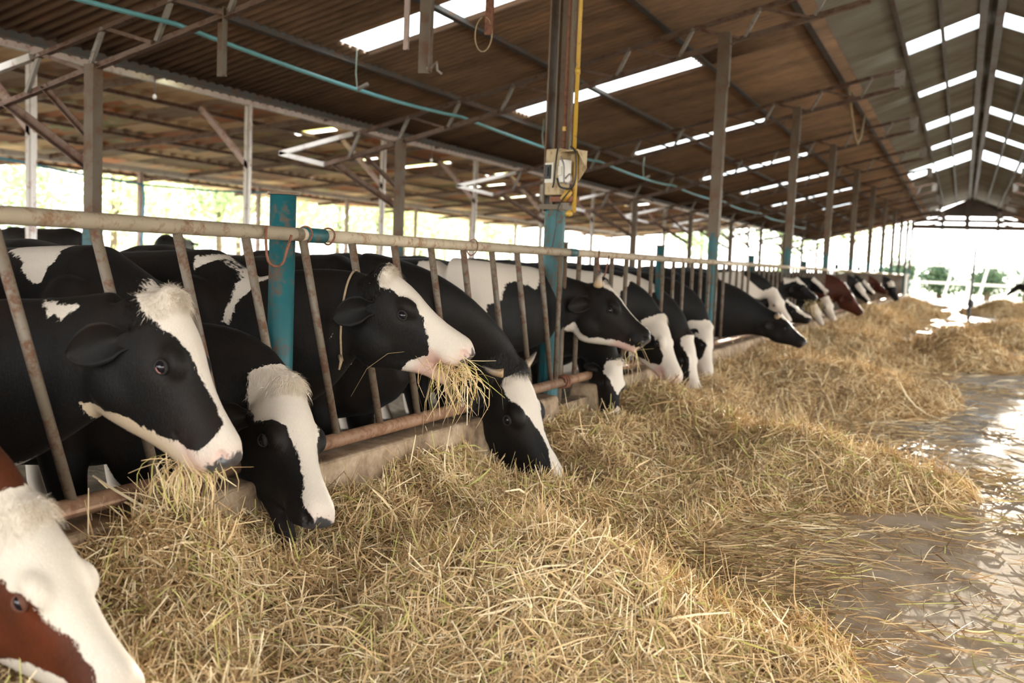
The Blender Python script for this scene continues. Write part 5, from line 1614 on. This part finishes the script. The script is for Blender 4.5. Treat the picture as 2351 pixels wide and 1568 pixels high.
# hay held in the mouths
def mouth_of(k, t, z):
    P, M_, ax, ly, up, hs = HEADS[k]
    return P + ax * t * HL * hs + up * z * hs, ax, ly, up, hs
c, ax, ly, up, hs = mouth_of('c1', .90, -.150)
mouthful(c - ly * 0.02 - up * .02, ax * .3 - up * .3 + np.array([0, 0, -1.0]), 90, (.045, .04, .012), .15, 'tuft of hay hanging from the mouth of the near black cow', 1.2)
c, ax, ly, up, hs = mouth_of('c3', .93, -.150)
mouthful(c - ly * 0.02, ax * .8 - up * .2 + np.array([0.1, -.1, -.5]), 120, (.035, .04, .025), .24, 'bundle of hay sticking out of the mouth of the roped cow', 1.3)
mouthful(c - ax * .08 - ly * .03, np.array([0.0, 0, -1.0]), 8, (.03, .02, .02), .36, 'long stems dangling from the lip of the roped cow', 1.5)
c, ax, ly, up, hs = mouth_of('c5', .92, -.150)
mouthful(c - ly * 0.02, np.array([0.05, 0, -1.0]), 16, (.03, .02, .015), .30, 'few stems dangling from the mouth of the horned profile cow', 1.5)
c, ax, ly, up, hs = mouth_of('c13', .95, -.150)
mouthful(c, np.array([0.05, 0, -1.0]), 40, (.06, .06, .03), .30, 'tuft of hay below the muzzle held high', 1.5)
# ================================================================== trees outside
def leafy(name, cx, cy, h, r, n, mat, label, group, leaf=0.28, seed=1, low=0.15):
    rs = np.random.RandomState(seed)
    t = empty(name, (cx, cy, -0.26)); tag(t, label, 'tree', group)
    # clumps of leaves on an irregular crown
    nc = 26
    cc = rs.normal(0, 1, (nc, 3)); cc /= np.linalg.norm(cc, axis=1, keepdims=True)
    cc = cc * (r * rs.uniform(0.35, 0.95, (nc, 1))) * np.array([1, 1, h * 0.46 / r])
    which = rs.randint(0, nc, n)
    p = cc[which] + rs.normal(0, 0.26 * r, (n, 3)) * np.array([1, 1, 0.8])
    p[:, 2] = np.maximum(p[:, 2] + h * (0.5 + low * 0.5), 0.15 + rs.rand(n) * 0.4)
    a = rs.normal(0, 1, (n, 3)); a /= np.linalg.norm(a, axis=1, keepdims=True)
    b = np.cross(a, rs.normal(0, 1, (n, 3))); b /= np.linalg.norm(b, axis=1, keepdims=True)
    sz = leaf * rs.uniform(0.5, 1.3, (n, 1))
    V = np.stack([p - a * sz * 0.5, p + b * sz * 0.28, p + a * sz * 0.5, p - b * sz * 0.28], 1).reshape(-1, 3)
    Q = np.arange(n * 4).reshape(-1, 4)
    me = fast_mesh('crown', V, Q, {'tint': np.repeat(rs.rand(n), 4)})
    link('crown', me, mat, t)
    m_ = MB(); m_.tube([(cx, cy, -0.26), (cx + rs.uniform(-.2, .2), cy, h * 0.35), (cx + rs.uniform(-.4, .4), cy + rs.uniform(-.3, .3), h * 0.75)], [0.2, 0.14, 0.06], 8)
    for q in range(4):
        e = cc[q] + np.array([cx, cy, h * 0.55])
        m_.tube([(cx, cy, h * 0.3), (np.array([cx, cy, h * 0.3]) + e) / 2 + [0, 0, 0.2], e], [0.09, 0.06, 0.03], 6)
    m_.build('trunk', M_BARK, t, smooth=True)
    return t
ordn = ['first', 'second', 'third', 'fourth', 'fifth', 'sixth', 'seventh', 'eighth', 'ninth', 'tenth', 'eleventh', 'twelfth', 'thirteenth', 'fourteenth', 'fifteenth', 'sixteenth', 'seventeenth', 'eighteenth']
rs = np.random.RandomState(4)
ys = np.linspace(14, 96, 18)
for j, y in enumerate(ys):
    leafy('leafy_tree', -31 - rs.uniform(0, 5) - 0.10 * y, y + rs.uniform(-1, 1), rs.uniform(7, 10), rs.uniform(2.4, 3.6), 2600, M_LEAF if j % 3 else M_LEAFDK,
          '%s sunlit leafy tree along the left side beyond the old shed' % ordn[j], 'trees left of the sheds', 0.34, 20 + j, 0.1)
for j, (x, y, h) in enumerate(((-9, 92, 12), (-16, 98, 13), (9.5, 95, 10), (15, 88, 9), (21, 90, 12), (-22, 90, 11))):
    leafy('leafy_tree', x, y, h, 3.6, 2600, M_LEAFDK if j % 2 else M_LEAF, '%s tree standing beyond the bright far opening' % ordn[j], 'trees beyond the far opening', 0.4, 60 + j, 0.1)
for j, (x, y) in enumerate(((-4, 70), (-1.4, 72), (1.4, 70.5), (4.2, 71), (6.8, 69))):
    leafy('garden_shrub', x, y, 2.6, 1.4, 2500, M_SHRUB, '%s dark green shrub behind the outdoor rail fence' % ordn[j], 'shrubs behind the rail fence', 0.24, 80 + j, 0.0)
